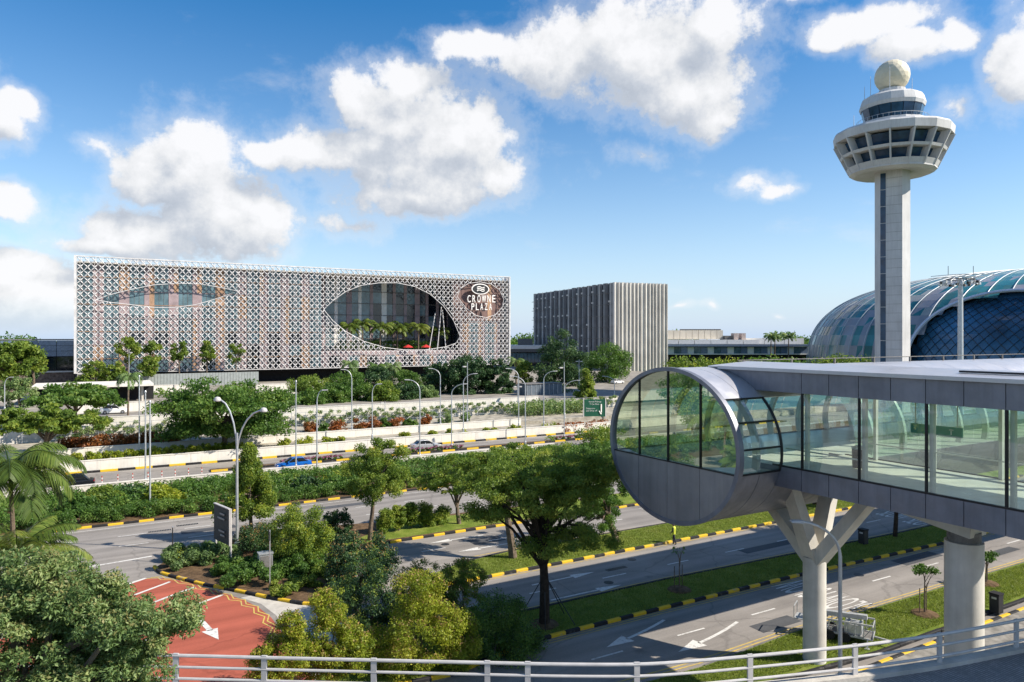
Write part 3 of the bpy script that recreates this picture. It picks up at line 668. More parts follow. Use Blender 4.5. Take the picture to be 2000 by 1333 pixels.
for i in range(0, NC, 2):
    u = HU0+0.1+(i+0.5)*du; zs = [HZ0+0.05]; cur = None
    run = None
    runs = []
    for j in range(NR):
        z = HZ0+(j+0.5)*dz
        if in_poly(u, z, EYE) or in_poly(u, z, OVAL) or in_poly(u, z, BADGE): continue
        if runs and abs(runs[-1][1]-(z-dz/2)) < 0.01: runs[-1][1] = z+dz/2
        else: runs.append([z-dz/2, z+dz/2])
    for za, zb in runs: obj('lattice_rod', MB().box(u-0.04, HV+0.12, za, u+0.04, HV+0.2, zb), M_lat, scr, True)
for P, dark in ((EYE, 1), (OVAL, 1), (BADGE, 1)):
    b = MB(); Q = [(x, HV+0.05, z) for x, z in P]; Q.append(Q[0]); b.tube(Q, 0.12, 6, caps=False); obj('opening_rim', b, M_lat, scr, True, True)
# wall behind the screen: window bays and mauve / ochre panel strips
WV = HV+2.3; u = HU0+0.2; bay = 6.35; k = 0; fl = dz*2*0.97; rngh = random.Random(4); ou0 = min(p[0] for p in OVAL)-1; ou1 = max(p[0] for p in OVAL)+1; oz0 = 12.6
ub = []
while u < HU1-1:
    ub.append((u, min(u+3.75, HU1-0.2), 'g')); ub.append((u+3.75, min(u+5.05, HU1-0.2), 'a')); ub.append((u+5.05, min(u+6.35, HU1-0.2), 'b')); u += bay
nf = 8; fh = (HZ1-1.5-HZ0)/nf
for (a, c, t_) in ub:
    if c-a < 0.3 or a > HU1-0.4: continue
    mid = (a+c)/2
    for f in range(nf):
        z0, z1 = HZ0+f*fh, HZ0+(f+1)*fh
        if ou0 < mid < ou1 and z1 > oz0+0.5: continue
        if t_ == 'g':
            b = MB(); b.box(a, WV, z0+0.14, c, WV+0.25, z1-0.02); obj('window_pane', b, M_hgl if z0 > 15 or rngh.random() < 0.6 else M_bgl, hotel, True)
            if z0 > 22 and a < 62:
                b = MB()
                for q in (0.33, 0.66): b.box(a+(c-a)*q-0.04, WV-0.06, z0+0.14, a+(c-a)*q+0.04, WV-0.002, z1-0.02)
                obj('window_mullion', b, M_gryk, hotel, True)
        elif f % 2 == 0:
            z2 = min(HZ1-1.5, z0+2*fh); 
            if ou0 < mid < ou1: z2 = z1
            b = MB(); b.box(a, WV-0.1, z0, c, WV+0.24, z2-0.02); obj('wall_panel', b, rngh.choice([M_pur, M_ora, M_pur, M_ora, M_pur]), hotel, True)
for f in range(1, nf):
    z = HZ0+f*fh
    for (a, c) in ((HU0+0.2, ou0), (ou1, HU1-0.2)):
        b = MB(); b.box(a, WV-0.16, z-0.06, c, WV-0.11, z+0.1); obj('floor_band', b, M_ora if f % 2 else M_pur, hotel, True)
dk = MB().box(43.5, WV-0.3, 24, 52.5, WV-0.18, 37); 
b = MB().box(HU0+0.3, WV+0.4, HZ0-0.1, ou0-0.2, WV+24, HZ1-1.6).box(ou1+0.2, WV+0.4, HZ0-0.1, HU1-0.3, WV+24, HZ1-1.6).box(ou0-0.19, WV+12, HZ0-0.1, ou1+0.19, WV+24.1, HZ1-1.6).box(ou0-0.18, WV+0.45, HZ0-0.1, ou1+0.18, WV+11.9, oz0)
obj('building_core', b, M_pur, hotel, True)
obj('roof_slab', MB().box(HU0+0.2, HV+0.6, HZ1-1.55, HU1-0.2, WV+24.5, HZ1-1.2), M_white, hotel, True)
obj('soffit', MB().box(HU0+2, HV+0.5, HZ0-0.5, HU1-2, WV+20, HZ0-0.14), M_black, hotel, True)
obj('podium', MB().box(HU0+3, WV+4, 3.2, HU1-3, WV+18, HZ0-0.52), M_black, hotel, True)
# courtyard seen through the big oval
n = 12; cw = (ou1-ou0)/n
for i in range(n):
    a = ou0+i*cw; colw = 1.1 if i % 3 else 1.9
    b = MB(); b.box(a, WV+11.4, oz0, a+colw, WV+11.95, HZ1-1.6); obj('column', b, M_whp if i < 8 and i % 2 == 0 else M_pur, hotel, True)
    for f in range(6):
        z0 = oz0+f*4.1
        b = MB(); b.box(a+colw+0.02, WV+11.6, z0+0.1, a+cw-0.02, WV+11.9, min(z0+4.0, HZ1-1.7)); obj('window_pane', b, M_hgl if i < 5 or (i+f) % 3 == 0 else M_bgl, hotel, True)
for f in range(1, 6):
    z = oz0+f*4.1; obj('floor_band', MB().box(ou0, WV+11.2, z-0.12, ou1, WV+11.38, z+0.06), M_gryk, hotel, True)
for i in range(3):   # side wing seen on the right of the courtyard
    b = MB(); y = WV+1.2+i*2.9; b.box(ou1-0.4, y, oz0, ou1+0.1, y+2.4, HZ1-1.7); obj('window_pane', b, M_bgl, hotel, True)
for (a, c) in (((870,600),(862,683)),((872,606),(879,680)),((858,612),(846,683))):
    p = (PV(a[0]-8, HV+4), HV+4, ZV(a[0], a[1], HV+4)); q = (PV(c[0]-8, HV+3), HV+3, oz0); obj('leaning_strut', MB().tube([p, q], 0.17, 8), M_lat, hotel, True, True)
# badge
bx0, bx1 = min(p[0] for p in BADGE)-1, max(p[0] for p in BADGE)+1; bz0, bz1 = min(p[1] for p in BADGE)-1, max(p[1] for p in BADGE)+1
M_bdg = mat('badge_brown', (0.17,0.105,0.095), 0.6, var=0.2, scale=0.4)
sign = obj('sign_board', MB().box(bx0, WV-0.5, bz0, bx1, WV-0.2, bz1), M_bdg, hotel, True)
for k in range(6):
    a = bx0+(bx1-bx0)*k/6; b = MB().box(a+0.1, WV-0.58, bz0, a+(0.9 if k % 2 else 1.7), WV-0.51, bz1); obj('board_stripe', b, M_ora if k == 4 else M_bdg, sign, True)
M_let = mat('sign_white', (0.85,0.83,0.80), 0.5, var=0.03)
def glyph(ch):
    cu = bpy.data.curves.new('g', 'FONT'); cu.body = ch; cu.extrude = 0.05; cu.align_x = 'CENTER'; o = bpy.data.objects.new('g', cu); COL.objects.link(o)
    dg = bpy.context.evaluated_depsgraph_get(); me = bpy.data.meshes.new_from_object(o.evaluated_get(dg)); bpy.data.objects.remove(o); me.materials.clear(); me.materials.append(M_let); return me
for txt, x0, x1, yb, yt in (('CROWNE', 911, 969, 591, 577), ('PLAZA', 919, 962, 606, 593)):
    n = len(txt)
    for i, ch in enumerate(txt):
        px = x0+(x1-x0)*(i+0.5)/n; u = PV(px, HV-0.6); z0, z1 = ZV(px, yb, HV-0.6), ZV(px, yt, HV-0.6); me = glyph(ch)
        xs = [v.co.x for v in me.vertices]; ys = [v.co.y for v in me.vertices]; w = PV(x1, HV)-PV(x0, HV)
        tw = w/n*(0.62 if ch != 'W' else 0.82); sx = tw/(max(xs)-min(xs)); sz = (z1-z0)/(max(ys)-min(ys)); mx = (max(xs)+min(xs))/2; my = min(ys)
        for v in me.vertices:
            x, y, z = v.co; v.co = ((x-mx)*sx, -z*4, (y-my)*sz)
        link('letter', me, sign, (u-hloc.x, HV-0.6-hloc.y, z0-hloc.z))
eu, ez = PV(938.5, HV-0.7), ZV(938.5, 565, HV-0.7)
def ell(ax, az, y0, y1, n=36):
    m = MB(); V = []
    for y in (y0, y1): V += [(eu+ax*math.cos(2*math.pi*i/n), y, ez+az*math.sin(2*math.pi*i/n)) for i in range(n)]
    return m.add(V, [tuple(range(n)), tuple(range(2*n-1, n-1, -1))]+[(i, i+n, (i+1) % n+n, (i+1) % n) for i in range(n)])
obj('emblem_border', ell(3.55, 1.95, HV-0.7, HV-0.3), M_let, sign, True); obj('emblem_disc', ell(3.15, 1.6, HV-0.78, HV-0.69), M_dark, sign, True)
for k in range(3):
    pts = [(eu-1.5+3.0*s, HV-0.86, ez-0.75+k*0.62+0.28*math.sin(s*6.28)+s*0.25) for s in np.linspace(0, 1, 12)]
    obj('emblem_wave', MB().tube(pts, 0.17, 6), M_let, sign, True, True)
# low grey screen and planter terrace in front of the hotel foot
ter = thing('hotel_terrace', 'raised terrace with a grey ribbed front below the lattice screen', 'terrace', (20, 220, 3.3))
obj('terrace_body', MB().box(PV(150,221), 221, 3.2, PV(505,221), HV+5, 6.6), M_gryk, ter, True)
n = 40; a0, a1 = PV(270,220.8), PV(505,220.8)
M_rib = mat('ribbed_metal', (0.34,0.37,0.36), 0.5, 0.3, var=0.1)
for i in range(n):
    u = a0+(a1-a0)*i/n; obj('front_panel', MB().box(u+0.03, 220.7, 3.25, u+(a1-a0)/n-0.03, 220.95, 6.9), M_rib, ter, True)
# forecourt: covered drive slabs in front of the hotel
fc = thing('drop_off_canopy', 'pale low slab canopy over a dark underpass in front of the hotel', 'canopy', (20, 172, 3.3))
obj('slab', MB().box(PV(60,172), 172, 6.6, PV(300,172), 186, 7.1), M_white, fc, True)
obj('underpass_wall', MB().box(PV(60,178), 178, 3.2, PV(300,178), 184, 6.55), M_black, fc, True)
for i in range(7):
    u = PV(70,174)+i*6.4; obj('column', MB().lathe([(0.3,3.2),(0.3,6.6)], 10, (u, 174)), M_conc, fc, True, True)
for (x0, x1, v, z0, z1, nm) in ((250,400,196,3.3,5.2,'white drive parapet behind the slender palm'),(500,640,190,3.3,5.0,'white drive parapet below the dark hotel undercroft'),(560,720,178,3.3,4.3,'curved white planter edge by the hedge mass'),(0,120,186,3.3,4.4,'pale parapet near the curved lamp post')):
    wall('parapet_wall', nm, PV(x0,v), PV(x1,v), v, 0.4, z0, z1, M_white, 7)
wall('boundary_wall', 'white boundary wall behind the parked white car', PV(150,150), PV(300,150), 150, 0.3, 3.3, 5.0, M_white, 7)
# ================================================================== dark glass block left of the hotel
gb = thing('glass_office_block', 'dark blue glass office block beside the lattice edge', 'building', (-30, 240, 3.3))
M_bpan = mat('blue_panel', (0.16,0.21,0.30), 0.25, 0.2, var=0.1, spec=0.6)
u0, u1 = -58, HU0-0.6
obj('block_core', MB().box(u0, 236.3, 3.2, u1, 262, 15.6), M_black, gb, True)
for i in range(12):
    a = u0+(u1-u0)*i/12; w = (u1-u0)/12
    for j in range(3): obj('wall_panel', MB().box(a+0.06, 236.0, 11.8+j*1.5, a+w-0.06, 236.25, 13.22+j*1.5), M_bpan, gb, True)
    obj('window_pane', MB().box(a+0.06, 236.0, 7.9, a+w-0.06, 236.2, 11.6), M_bgl, gb, True)
obj('ledge', MB().box(u0, 235.7, 7.3, u1, 236.2, 7.7), M_galv, gb, True)
obj('roof', MB().box(u0-0.3, 235.8, 16.3, u1, 262.3, 16.6), M_gryk, gb, True)
M_rub = mat('rubble_stone', (0.17,0.13,0.11), 0.9, var=0.4, scale=1.5, bump=0.8, bscale=3)
obj('stone_plinth', MB().box(u0, 236.1, 3.2, u1, 240, 7.25), M_rub, gb, True)
# ================================================================== pleated tower block behind the trees
def pleat_block():
    Wp = lambda x, Z: Vector((0.866*x+0.5*Z, -0.5*x+0.866*Z))
    c = Wp(41.6, 293); d = Wp(0.93, 0.367).normalized(); e = Wp(-0.367, 0.93).normalized(); LF, LS = 26.4, 84
    t = thing('pleated_block', 'grey block of vertical concrete pleats with a dark windowed side', 'building', (c.x, c.y, 0)); z0, z1 = 2.5, 39.8
    M_pl = mat('pleat_concrete', (0.62,0.60,0.56), 0.75, var=0.1, scale=0.15, streak=0.3, bump=0.15)
    M_sd = mat('slate_panel', (0.19,0.195,0.205), 0.6, 0.1, var=0.15, scale=0.3)
    P = lambda a, b_: c+d*a+e*b_
    q = [P(0.6,0.6), P(LF-0.6,0.6), P(LF-0.6,LS), P(0.6,LS)]
    obj('block_core', MB().prism([(p.x, p.y) for p in q], 0, z1-0.5), M_bgl, t, True)
    obj('plinth', MB().prism([(p.x, p.y) for p in (P(1.5,1.5), P(LF-1.5,1.5), P(LF-1.5,LS-2), P(1.5,LS-2))], 0, z0), M_black, t, True)
    n = 29; w = LF/n; rg = random.Random(2); x = 0.0
    for i in range(n):
        ww = w*(0.8+0.4*rg.random()) if i < n-1 else LF-x
        dp = 0.95 if i % 2 == 0 else -0.4; tw = 0.28*ww
        A = [P(x, 0.5), P(x+ww, 0.5), P(x+ww-tw*0.1, -dp*0.35), P(x+tw*(0.9 if i % 2 == 0 else 0.2), -dp)]
        obj('pleat', MB().prism([(p.x, p.y) for p in A], z0, z1+0.2*(i % 2)), M_pl, t, True); x += ww
    n = 34; w = LS/n; fh = 4.7
    for i in range(n):
        y = i*w
        if i % 2 == 0:
            A = [P(0.5, y+0.1), P(-0.35, y+0.5), P(-0.35, y+w*1.15), P(0.5, y+w*1.25)]
            obj('side_panel', MB().prism([(p.x, p.y) for p in A], z0, z1-0.3+0.4*rg.random()), M_sd, t, True)
            A = [P(-0.36, y+w*0.3), P(-0.55, y+w*0.32), P(-0.55, y+w*0.46), P(-0.36, y+w*0.48)]
            obj('side_fin', MB().prism([(p.x, p.y) for p in A], z0, z1), M_pl if i % 4 == 0 else M_sd, t, True)
            for f in range(8):
                if rg.random() < 0.34:
                    A = [P(-0.42, y+w*0.55), P(-0.75, y+w*0.55), P(-0.75, y+w*1.1), P(-0.42, y+w*1.1)]; zz = z0+f*fh+1.0
                    obj('balcony_box', MB().prism([(p.x, p.y) for p in A], zz, zz+0.7), M_pl, t, True)
    for f in range(1, 8):
        A = [P(-0.34, 0), P(-0.5, 0), P(-0.5, LS), P(-0.34, LS)]; zz = z0+f*fh; obj('floor_band', MB().prism([(p.x, p.y) for p in A], zz, zz+0.22), M_gryk, t, True)
    obj('parapet', MB().prism([(p.x, p.y) for p in (P(0.55,0.55), P(LF-0.55,0.55), P(LF-0.55,LS), P(0.55,LS))], z1-0.45, z1-0.1), M_pl, t, True)
pleat_block()
# ================================================================== control tower
def tower():
    X, Z = (1742.5-1000)/FPX*165, 165; tu, tv = 0.866*X+0.5*Z, -0.5*X+0.866*Z
    t = thing('control_tower', 'tall white airport control tower with a flared cab and a ball on top', 'tower', (tu, tv, 0)); L = Vector((tu, tv)).normalized(); Rt = Vector((L.y, -L.x))
    KT = 0.885
    Pq = lambda r, n: tuple(Vector((tu, tv))+Rt*r*KT-L*n*KT)
    M_tw = mat('tower_concrete', (0.56,0.56,0.565), 0.75, var=0.10, scale=0.15, streak=0.3, bump=0.1)
    M_bg = darkglass('tower_glass', (0.02,0.06,0.12), 0.12, 0.45); M_rad = mat('radome_cream', (0.66,0.60,0.46), 0.6, var=0.08, scale=0.3)
    sh = [Pq(-4.05,-1.5), Pq(-4.05,1.2), Pq(-2.75,3.0), Pq(2.3,3.6), Pq(4.15,0.9), Pq(4.15,-1.5), Pq(2.5,-3.6), Pq(-2.7,-3.6)]
    obj('shaft', MB().prism(sh, -0.2, 55.4), M_tw, t, True)
    a, c = Vector(Pq(-2.75,3.0)), Vector(Pq(2.3,3.6)); d = (c-a).normalized(); n = -Vector((-d.y, d.x)) if (-Vector((-d.y, d.x))).dot(-L) > 0 else Vector((-d.y, d.x))
    for k in range(14):
        z = 1+k*3.85; q0, q1 = a+d*0.05, a+d*1.15
        obj('stair_window', MB().prism([tuple(q0-n*0.05), tuple(q1-n*0.05), tuple(q1+n*0.05), tuple(q0+n*0.05)], z, z+3.7), M_bg, t, True)
    for k in range(26):
        z = 2.0+k*2.06; q0, q1 = a+d*1.25, c-d*0.02
        obj('joint_strip', MB().prism([tuple(q0-n*0.02), tuple(q1-n*0.02), tuple(q1+n*0.02), tuple(q0+n*0.02)], z, z+0.05), M_gryk, t, True)
    N = 16; A0 = 0.13
    def ring(prof): return MB().lathe([(r*KT, z) for r, z in prof], N, (tu, tv), 0, A0)
    obj('soffit', ring([(3.4,55.35),(9.2,54.7),(10.3,55.2),(10.3,55.6),(9.9,55.65)]), M_tw, t, True)
    def rAt(z): return 10.35+(z-55.6)*(14.05-10.35)/(62.4-55.6)
    for k, (za, zb) in enumerate(((55.55,56.7),(59.0,59.6))):
        obj('floor_ring', ring([(rAt(za)-2.4,za),(rAt(za),za),(rAt(zb),zb),(rAt(zb)-2.5,zb)]), M_tw, t, True)
    obj('upper_rim', ring([(11.4,62.6),(13.95,62.6),(14.2,64.3),(13.7,64.8),(9.4,65.6),(9.2,65.4)]), M_tw, t, True)
    obj('inner_core', ring([(8.2,55.5),(11.0,62.4),(3,65.4)]), M_dark, t, True)
    for k in range(N):   # glazing per facet, set back, and ribs
        a0, a1 = A0+2*math.pi*k/N, A0+2*math.pi*(k+1)/N
        for (za, zb) in ((56.75,58.95),(59.65,62.2)):
            V = []
            for off in (2.35, 2.05):
                for (aa, zz) in ((a0,za),(a1,za),(a1,zb),(a0,zb)):
                    r = (rAt(zz)-off)*KT; V.append((tu+r*math.cos(aa), tv+r*math.sin(aa), zz))
            obj('window_pane', MB().hexa(V), M_bg, t, True)
        ca, sa = math.cos(a0), math.sin(a0); w = 0.17; T = Vector((-sa, ca))*w; V = []
        for zz, r0, r1 in ((55.5, 8.0, 10.45), (62.45, 11.6, 14.2)):
            for r, s in ((r0,-1),(r1,-1),(r1,1),(r0,1)): V.append((tu+r*KT*ca+T.x*s, tv+r*KT*sa+T.y*s, zz))
        obj('rib', MB().hexa(V), M_tw, t, True)
    obj('cab_base', ring([(9.0,65.3),(8.6,66.5),(6.6,66.6)]), M_tw, t, True)
    for k in range(N):
        a0, a1 = A0+2*math.pi*k/N, A0+2*math.pi*(k+1)/N; V = []
        for r0, r1 in ((6.35*KT,7.25*KT),(6.5*KT,7.4*KT)):
            V += [(tu+r0*math.cos(a0+.012), tv+r0*math.sin(a0+.012), 66.6),(tu+r0*math.cos(a1-.012), tv+r0*math.sin(a1-.012), 66.6),(tu+r1*math.cos(a1-.012), tv+r1*math.sin(a1-.012), 69.9),(tu+r1*math.cos(a0+.012), tv+r1*math.sin(a0+.012), 69.9)]
        obj('cab_window', MB().hexa(V), M_bg, t, True)
    obj('cab_core', ring([(6.2,66.5),(7.1,69.95),(3,70)]), M_dark, t, True)
    obj('cab_roof', ring([(6.5,69.9),(7.55,69.8),(7.85,70.6),(7.3,72.3),(6.2,72.9),(2,73.0)]), M_tw, t, True)
    obj('radome_base', MB().lathe([(2.8,72.9),(2.8,74.4),(2.5,74.5)], 20, (tu, tv)), M_tw, t, True)
    bm = bmesh.new(); bmesh.ops.create_icosphere(bm, subdivisions=3, radius=3.75); me = bpy.data.meshes.new('radome'); bm.to_mesh(me); bm.free(); me.materials.append(M_rad); link('radome', me, t, (0, 0, 77.6))
    for k, (r, a, h) in enumerate(((6.9,2.5,3.5),(6.9,2.9,5.0),(6.8,0.2,3.6),(6.8,-0.1,3.8),(5.5,3.6,6.5),(13.4,3.0,2.5),(6.9,4.4,3.0))):
        p = (tu+KT*r*math.cos(a), tv+KT*r*math.sin(a)); z = 72.0 if r < 10 else 64.7
        b = MB().tube([(p[0], p[1], z), (p[0], p[1], z+h)], [0.07, 0.04], 6)
        if k in (2, 3): b.box(p[0]-0.5, p[1]-0.05, z+h*0.7, p[0]+0.5, p[1]+0.05, z+h*0.7+0.08)
        obj('antenna', b, M_galv, t, True)
    b = MB()
    for k in range(40):
        a = k*2*math.pi/40; b.tube([(tu+7.48*math.cos(a), tv+7.48*math.sin(a), 66.4), (tu+7.48*math.cos(a), tv+7.48*math.sin(a), 67.3)], 0.035, 4)
    pts = [(tu+7.48*math.cos(k*2*math.pi/40), tv+7.48*math.sin(k*2*math.pi/40), 67.3) for k in range(41)]; b.tube(pts, 0.045, 4); obj('balcony_rail', b, M_galv, t, True)
tower()
# ================================================================== glass dome
def dome():
    X, Z = 233, 300; cu, cv_ = 0.866*X+0.5*Z, -0.5*X+0.866*Z; Rr, Hh = 100.0, 44.5
    t = thing('glass_dome', 'huge teal glass dome with white ribs and a dark arched glass front', 'dome', (cu, cv_, 0))
    M_teal = mat('teal_glass', (0.05,0.20,0.21), 0.2, 0.0, var=0.35, scale=0.05, spec=0.5, col2=(0.012,0.07,0.09))
    M_tl2 = mat('pale_teal_glass', (0.06,0.17,0.17), 0.15, 0.0, var=0.3, scale=0.05, spec=0.5)
    M_gp = mat('grey_dome_panel', (0.27,0.28,0.32), 0.4, 0.2, var=0.12, scale=0.1)
    M_gp2 = mat('pale_dome_panel', (0.32,0.34,0.33), 0.4, 0.1, var=0.1, scale=0.1)
    M_blu = mat('blue_glass', (0.03,0.11,0.22), 0.18, 0.0, var=0.4, scale=0.06, spec=0.5); M_arch = mat('arch_rim', (0.50,0.55,0.68), 0.4, 0.3, var=0.05)
    M_rib2 = mat('dome_rib', (0.42,0.46,0.50), 0.5, 0.1, var=0.05)
    def surf(az, s, k=1.0):   # s 0 at rim .. 1 at the crown
        th = s*math.pi/2; r = Rr*math.cos(th)**(2/3); z = Hh*math.sin(th)**(2/3)
        return Vector((cu+k*r*math.cos(az), cv_+k*r*math.sin(az), max(z*k, 0)))
    rg = random.Random(8); back = math.atan2(-cv_, -cu)   # azimuth toward the camera
    def seen(p): x, Zv = vw(p.x, p.y); return 1000+FPX*x/Zv, HY-(p.z-CAM_H)/Zv*FPX
    # arch: an upright oval on the flank that looks to the roads
    acen = None; best = 1e9
    for i in range(400):
        az = back-1.2+2.4*i/400; q = seen(surf(az, 0.05)); 
        if abs(q[0]-1960) < best: best = abs(q[0]-1960); acen = az
    def inarch(az, s): return ((az-acen)/0.305)**2+(s/0.425)**2 < 1
    nA = 84; nS = 18; a_lo, a_hi = back-1.75, back+1.75
    for i in range(nA):
        b = MB()
        for j in range(nS):
            m = 0; x = rg.random(); sm = (j+0.5)/nS; am = a_lo+(a_hi-a_lo)*(i+0.5)/nA
            pg = 0.55 if sm < 0.30 else (0.30 if sm < 0.5 else 0.08)
            if x < pg: m = 2
            elif x < pg+0.08: m = 3
            elif x < pg+0.3: m = 1
            if inarch(am, sm*1.0): continue
            a0, a1 = a_lo+(a_hi-a_lo)*i/nA, a_lo+(a_hi-a_lo)*(i+1)/nA; s0, s1 = j/nS, (j+1)/nS*0.999
            P = [surf(a0, s0), surf(a1, s0), surf(a1, s1), surf(a0, s1)]; tri = rg.random()
            if tri < 0.5: b.add(P, [(0,1,2),(0,2,3)], m); b.I[-1] = rg.choice([m, m, 0, 2])
            else: b.add(P, [(0,1,2,3)], m)
        if b.V: obj('glass_strip', b, [M_teal, M_tl2, M_gp, M_gp2], t, True)
    for i in range(0, nA, 2):
        az = a_lo+(a_hi-a_lo)*i/nA; pts = [surf(az, j/40*0.97, 1.006) for j in range(41) if not inarch(az, j/40*0.97)]
        if len(pts) > 2: obj('rib', MB().tube(pts, 0.17, 5, caps=False), M_rib2, t, True, True)
    pts = [surf(acen+0.31*math.cos(a), max(0, 0.435*math.sin(a)), 1.012) for a in np.linspace(0, math.pi, 60)]
    obj('arch_rim', MB().tube(pts, 0.62, 6), M_arch, t, True, True)
    # recessed blue glazing inside the arch with triangular bars
    nu, ns = 40, 22; b = MB(); bars = MB()
    def q(i, j): return surf(acen-0.36+0.72*i/nu, 0.56*j/ns, 0.965)
    for i in range(nu):
        for j in range(ns):
            am = acen-0.36+0.72*(i+0.5)/nu; s_ = 0.56*(j+0.5)/ns
            if ((am-acen)/0.322)**2+(s_/0.45)**2 > 1.05: continue
            b.add([q(i,j), q(i+1,j), q(i+1,j+1), q(i,j+1)], [(0,1,2,3)], 0)
            if (i+j) % 2 == 0 and j < 16:
                bars.tube([surf(acen-0.36+0.72*i/nu, 0.56*j/ns, 0.967), surf(acen-0.36+0.72*(i+1)/nu, 0.56*(j+1)/ns, 0.967)], 0.09, 3, caps=False)
            elif j < 16: bars.tube([surf(acen-0.36+0.72*(i+1)/nu, 0.56*j/ns, 0.967), surf(acen-0.36+0.72*i/nu, 0.56*(j+1)/ns, 0.967)], 0.09, 3, caps=False)
    obj('arch_glazing', b, M_blu, t, True); bo = obj('glazing_bars', bars, M_dark, t, True); bo['kind'] = 'stuff'
    obj('dome_lining', MB().lathe([(Rr*0.9,0.0),(Rr*0.9*0.97,10),(Rr*0.75,30),(Rr*0.4,40),(1,42)], 40, (cu, cv_)), M_dark, t, True)
dome()
# ================================================================== floodlight mast in front of the dome
def mast():
    Z = 150; X = (1876-1000)/FPX*Z; u, v = 0.866*X+0.5*Z, -0.5*X+0.866*Z; t = thing('floodlight_mast', 'white floodlight mast with two curved blades and clustered lamps', 'mast', (u, v, 0)); zt = CAM_H+(HY-545)*Z/FPX
    obj('pole', MB().lathe([(0.62,-0.1),(0.45,zt)], 20), M_galv, t, smooth=True)
    r = Vector((0.866,-0.5,0)); f = Vector((0.5,0.866,0))
    for k, (dz_, off, L) in enumerate(((0.9,-0.7,6.6),(0.5,0.9,6.2))):
        b = MB(); V = []
        pts = [r*(s*L)+f*(off)+Vector((0,0,zt+dz_-0.0+0.035*s*L*(1 if k == 0 else 1)-0.25*s*s)) for s in np.linspace(-1, 1, 13)]
        for i in range(12):
            w0 = 0.9*(1-(abs(i-6)/6)**2*0.8); w1 = 0.9*(1-(abs(i+1-6)/6)**2*0.8); b.beam(pts[i], pts[i+1], w0, 0.14, w2=w1, h2=0.14)
        obj('blade', b, M_galv, t)
    rg = random.Random(5)
    for i in range(22):
        a = i*2*math.pi/22; rr = 2.6+1.2*rg.random(); p = Vector((rr*math.cos(a), rr*math.sin(a), zt-0.7-0.6*rg.random()))
        b = MB().box(p.x-0.28, p.y-0.22, p.z-0.25, p.x+0.28, p.y+0.22, p.z+0.25); b.tube([p+Vector((0,0,0.2)), Vector((p.x*0.6, p.y*0.6, zt+0.1))], 0.05, 4); obj('lamp', b, rg.choice([M_galv, M_dark, M_gryk]), t)
    obj('lamp_ring', MB().tube([(2.6*math.cos(a), 2.6*math.sin(a), zt-0.1) for a in np.linspace(0, 6.2832, 25)], 0.09, 5), M_dark, t)
    for s in (-2.6, 2.7): q = r*s; obj('rod', MB().tube([(q.x, q.y, zt+0.8), (q.x, q.y, zt+2.7)], 0.06, 5), M_dark, t)
mast()
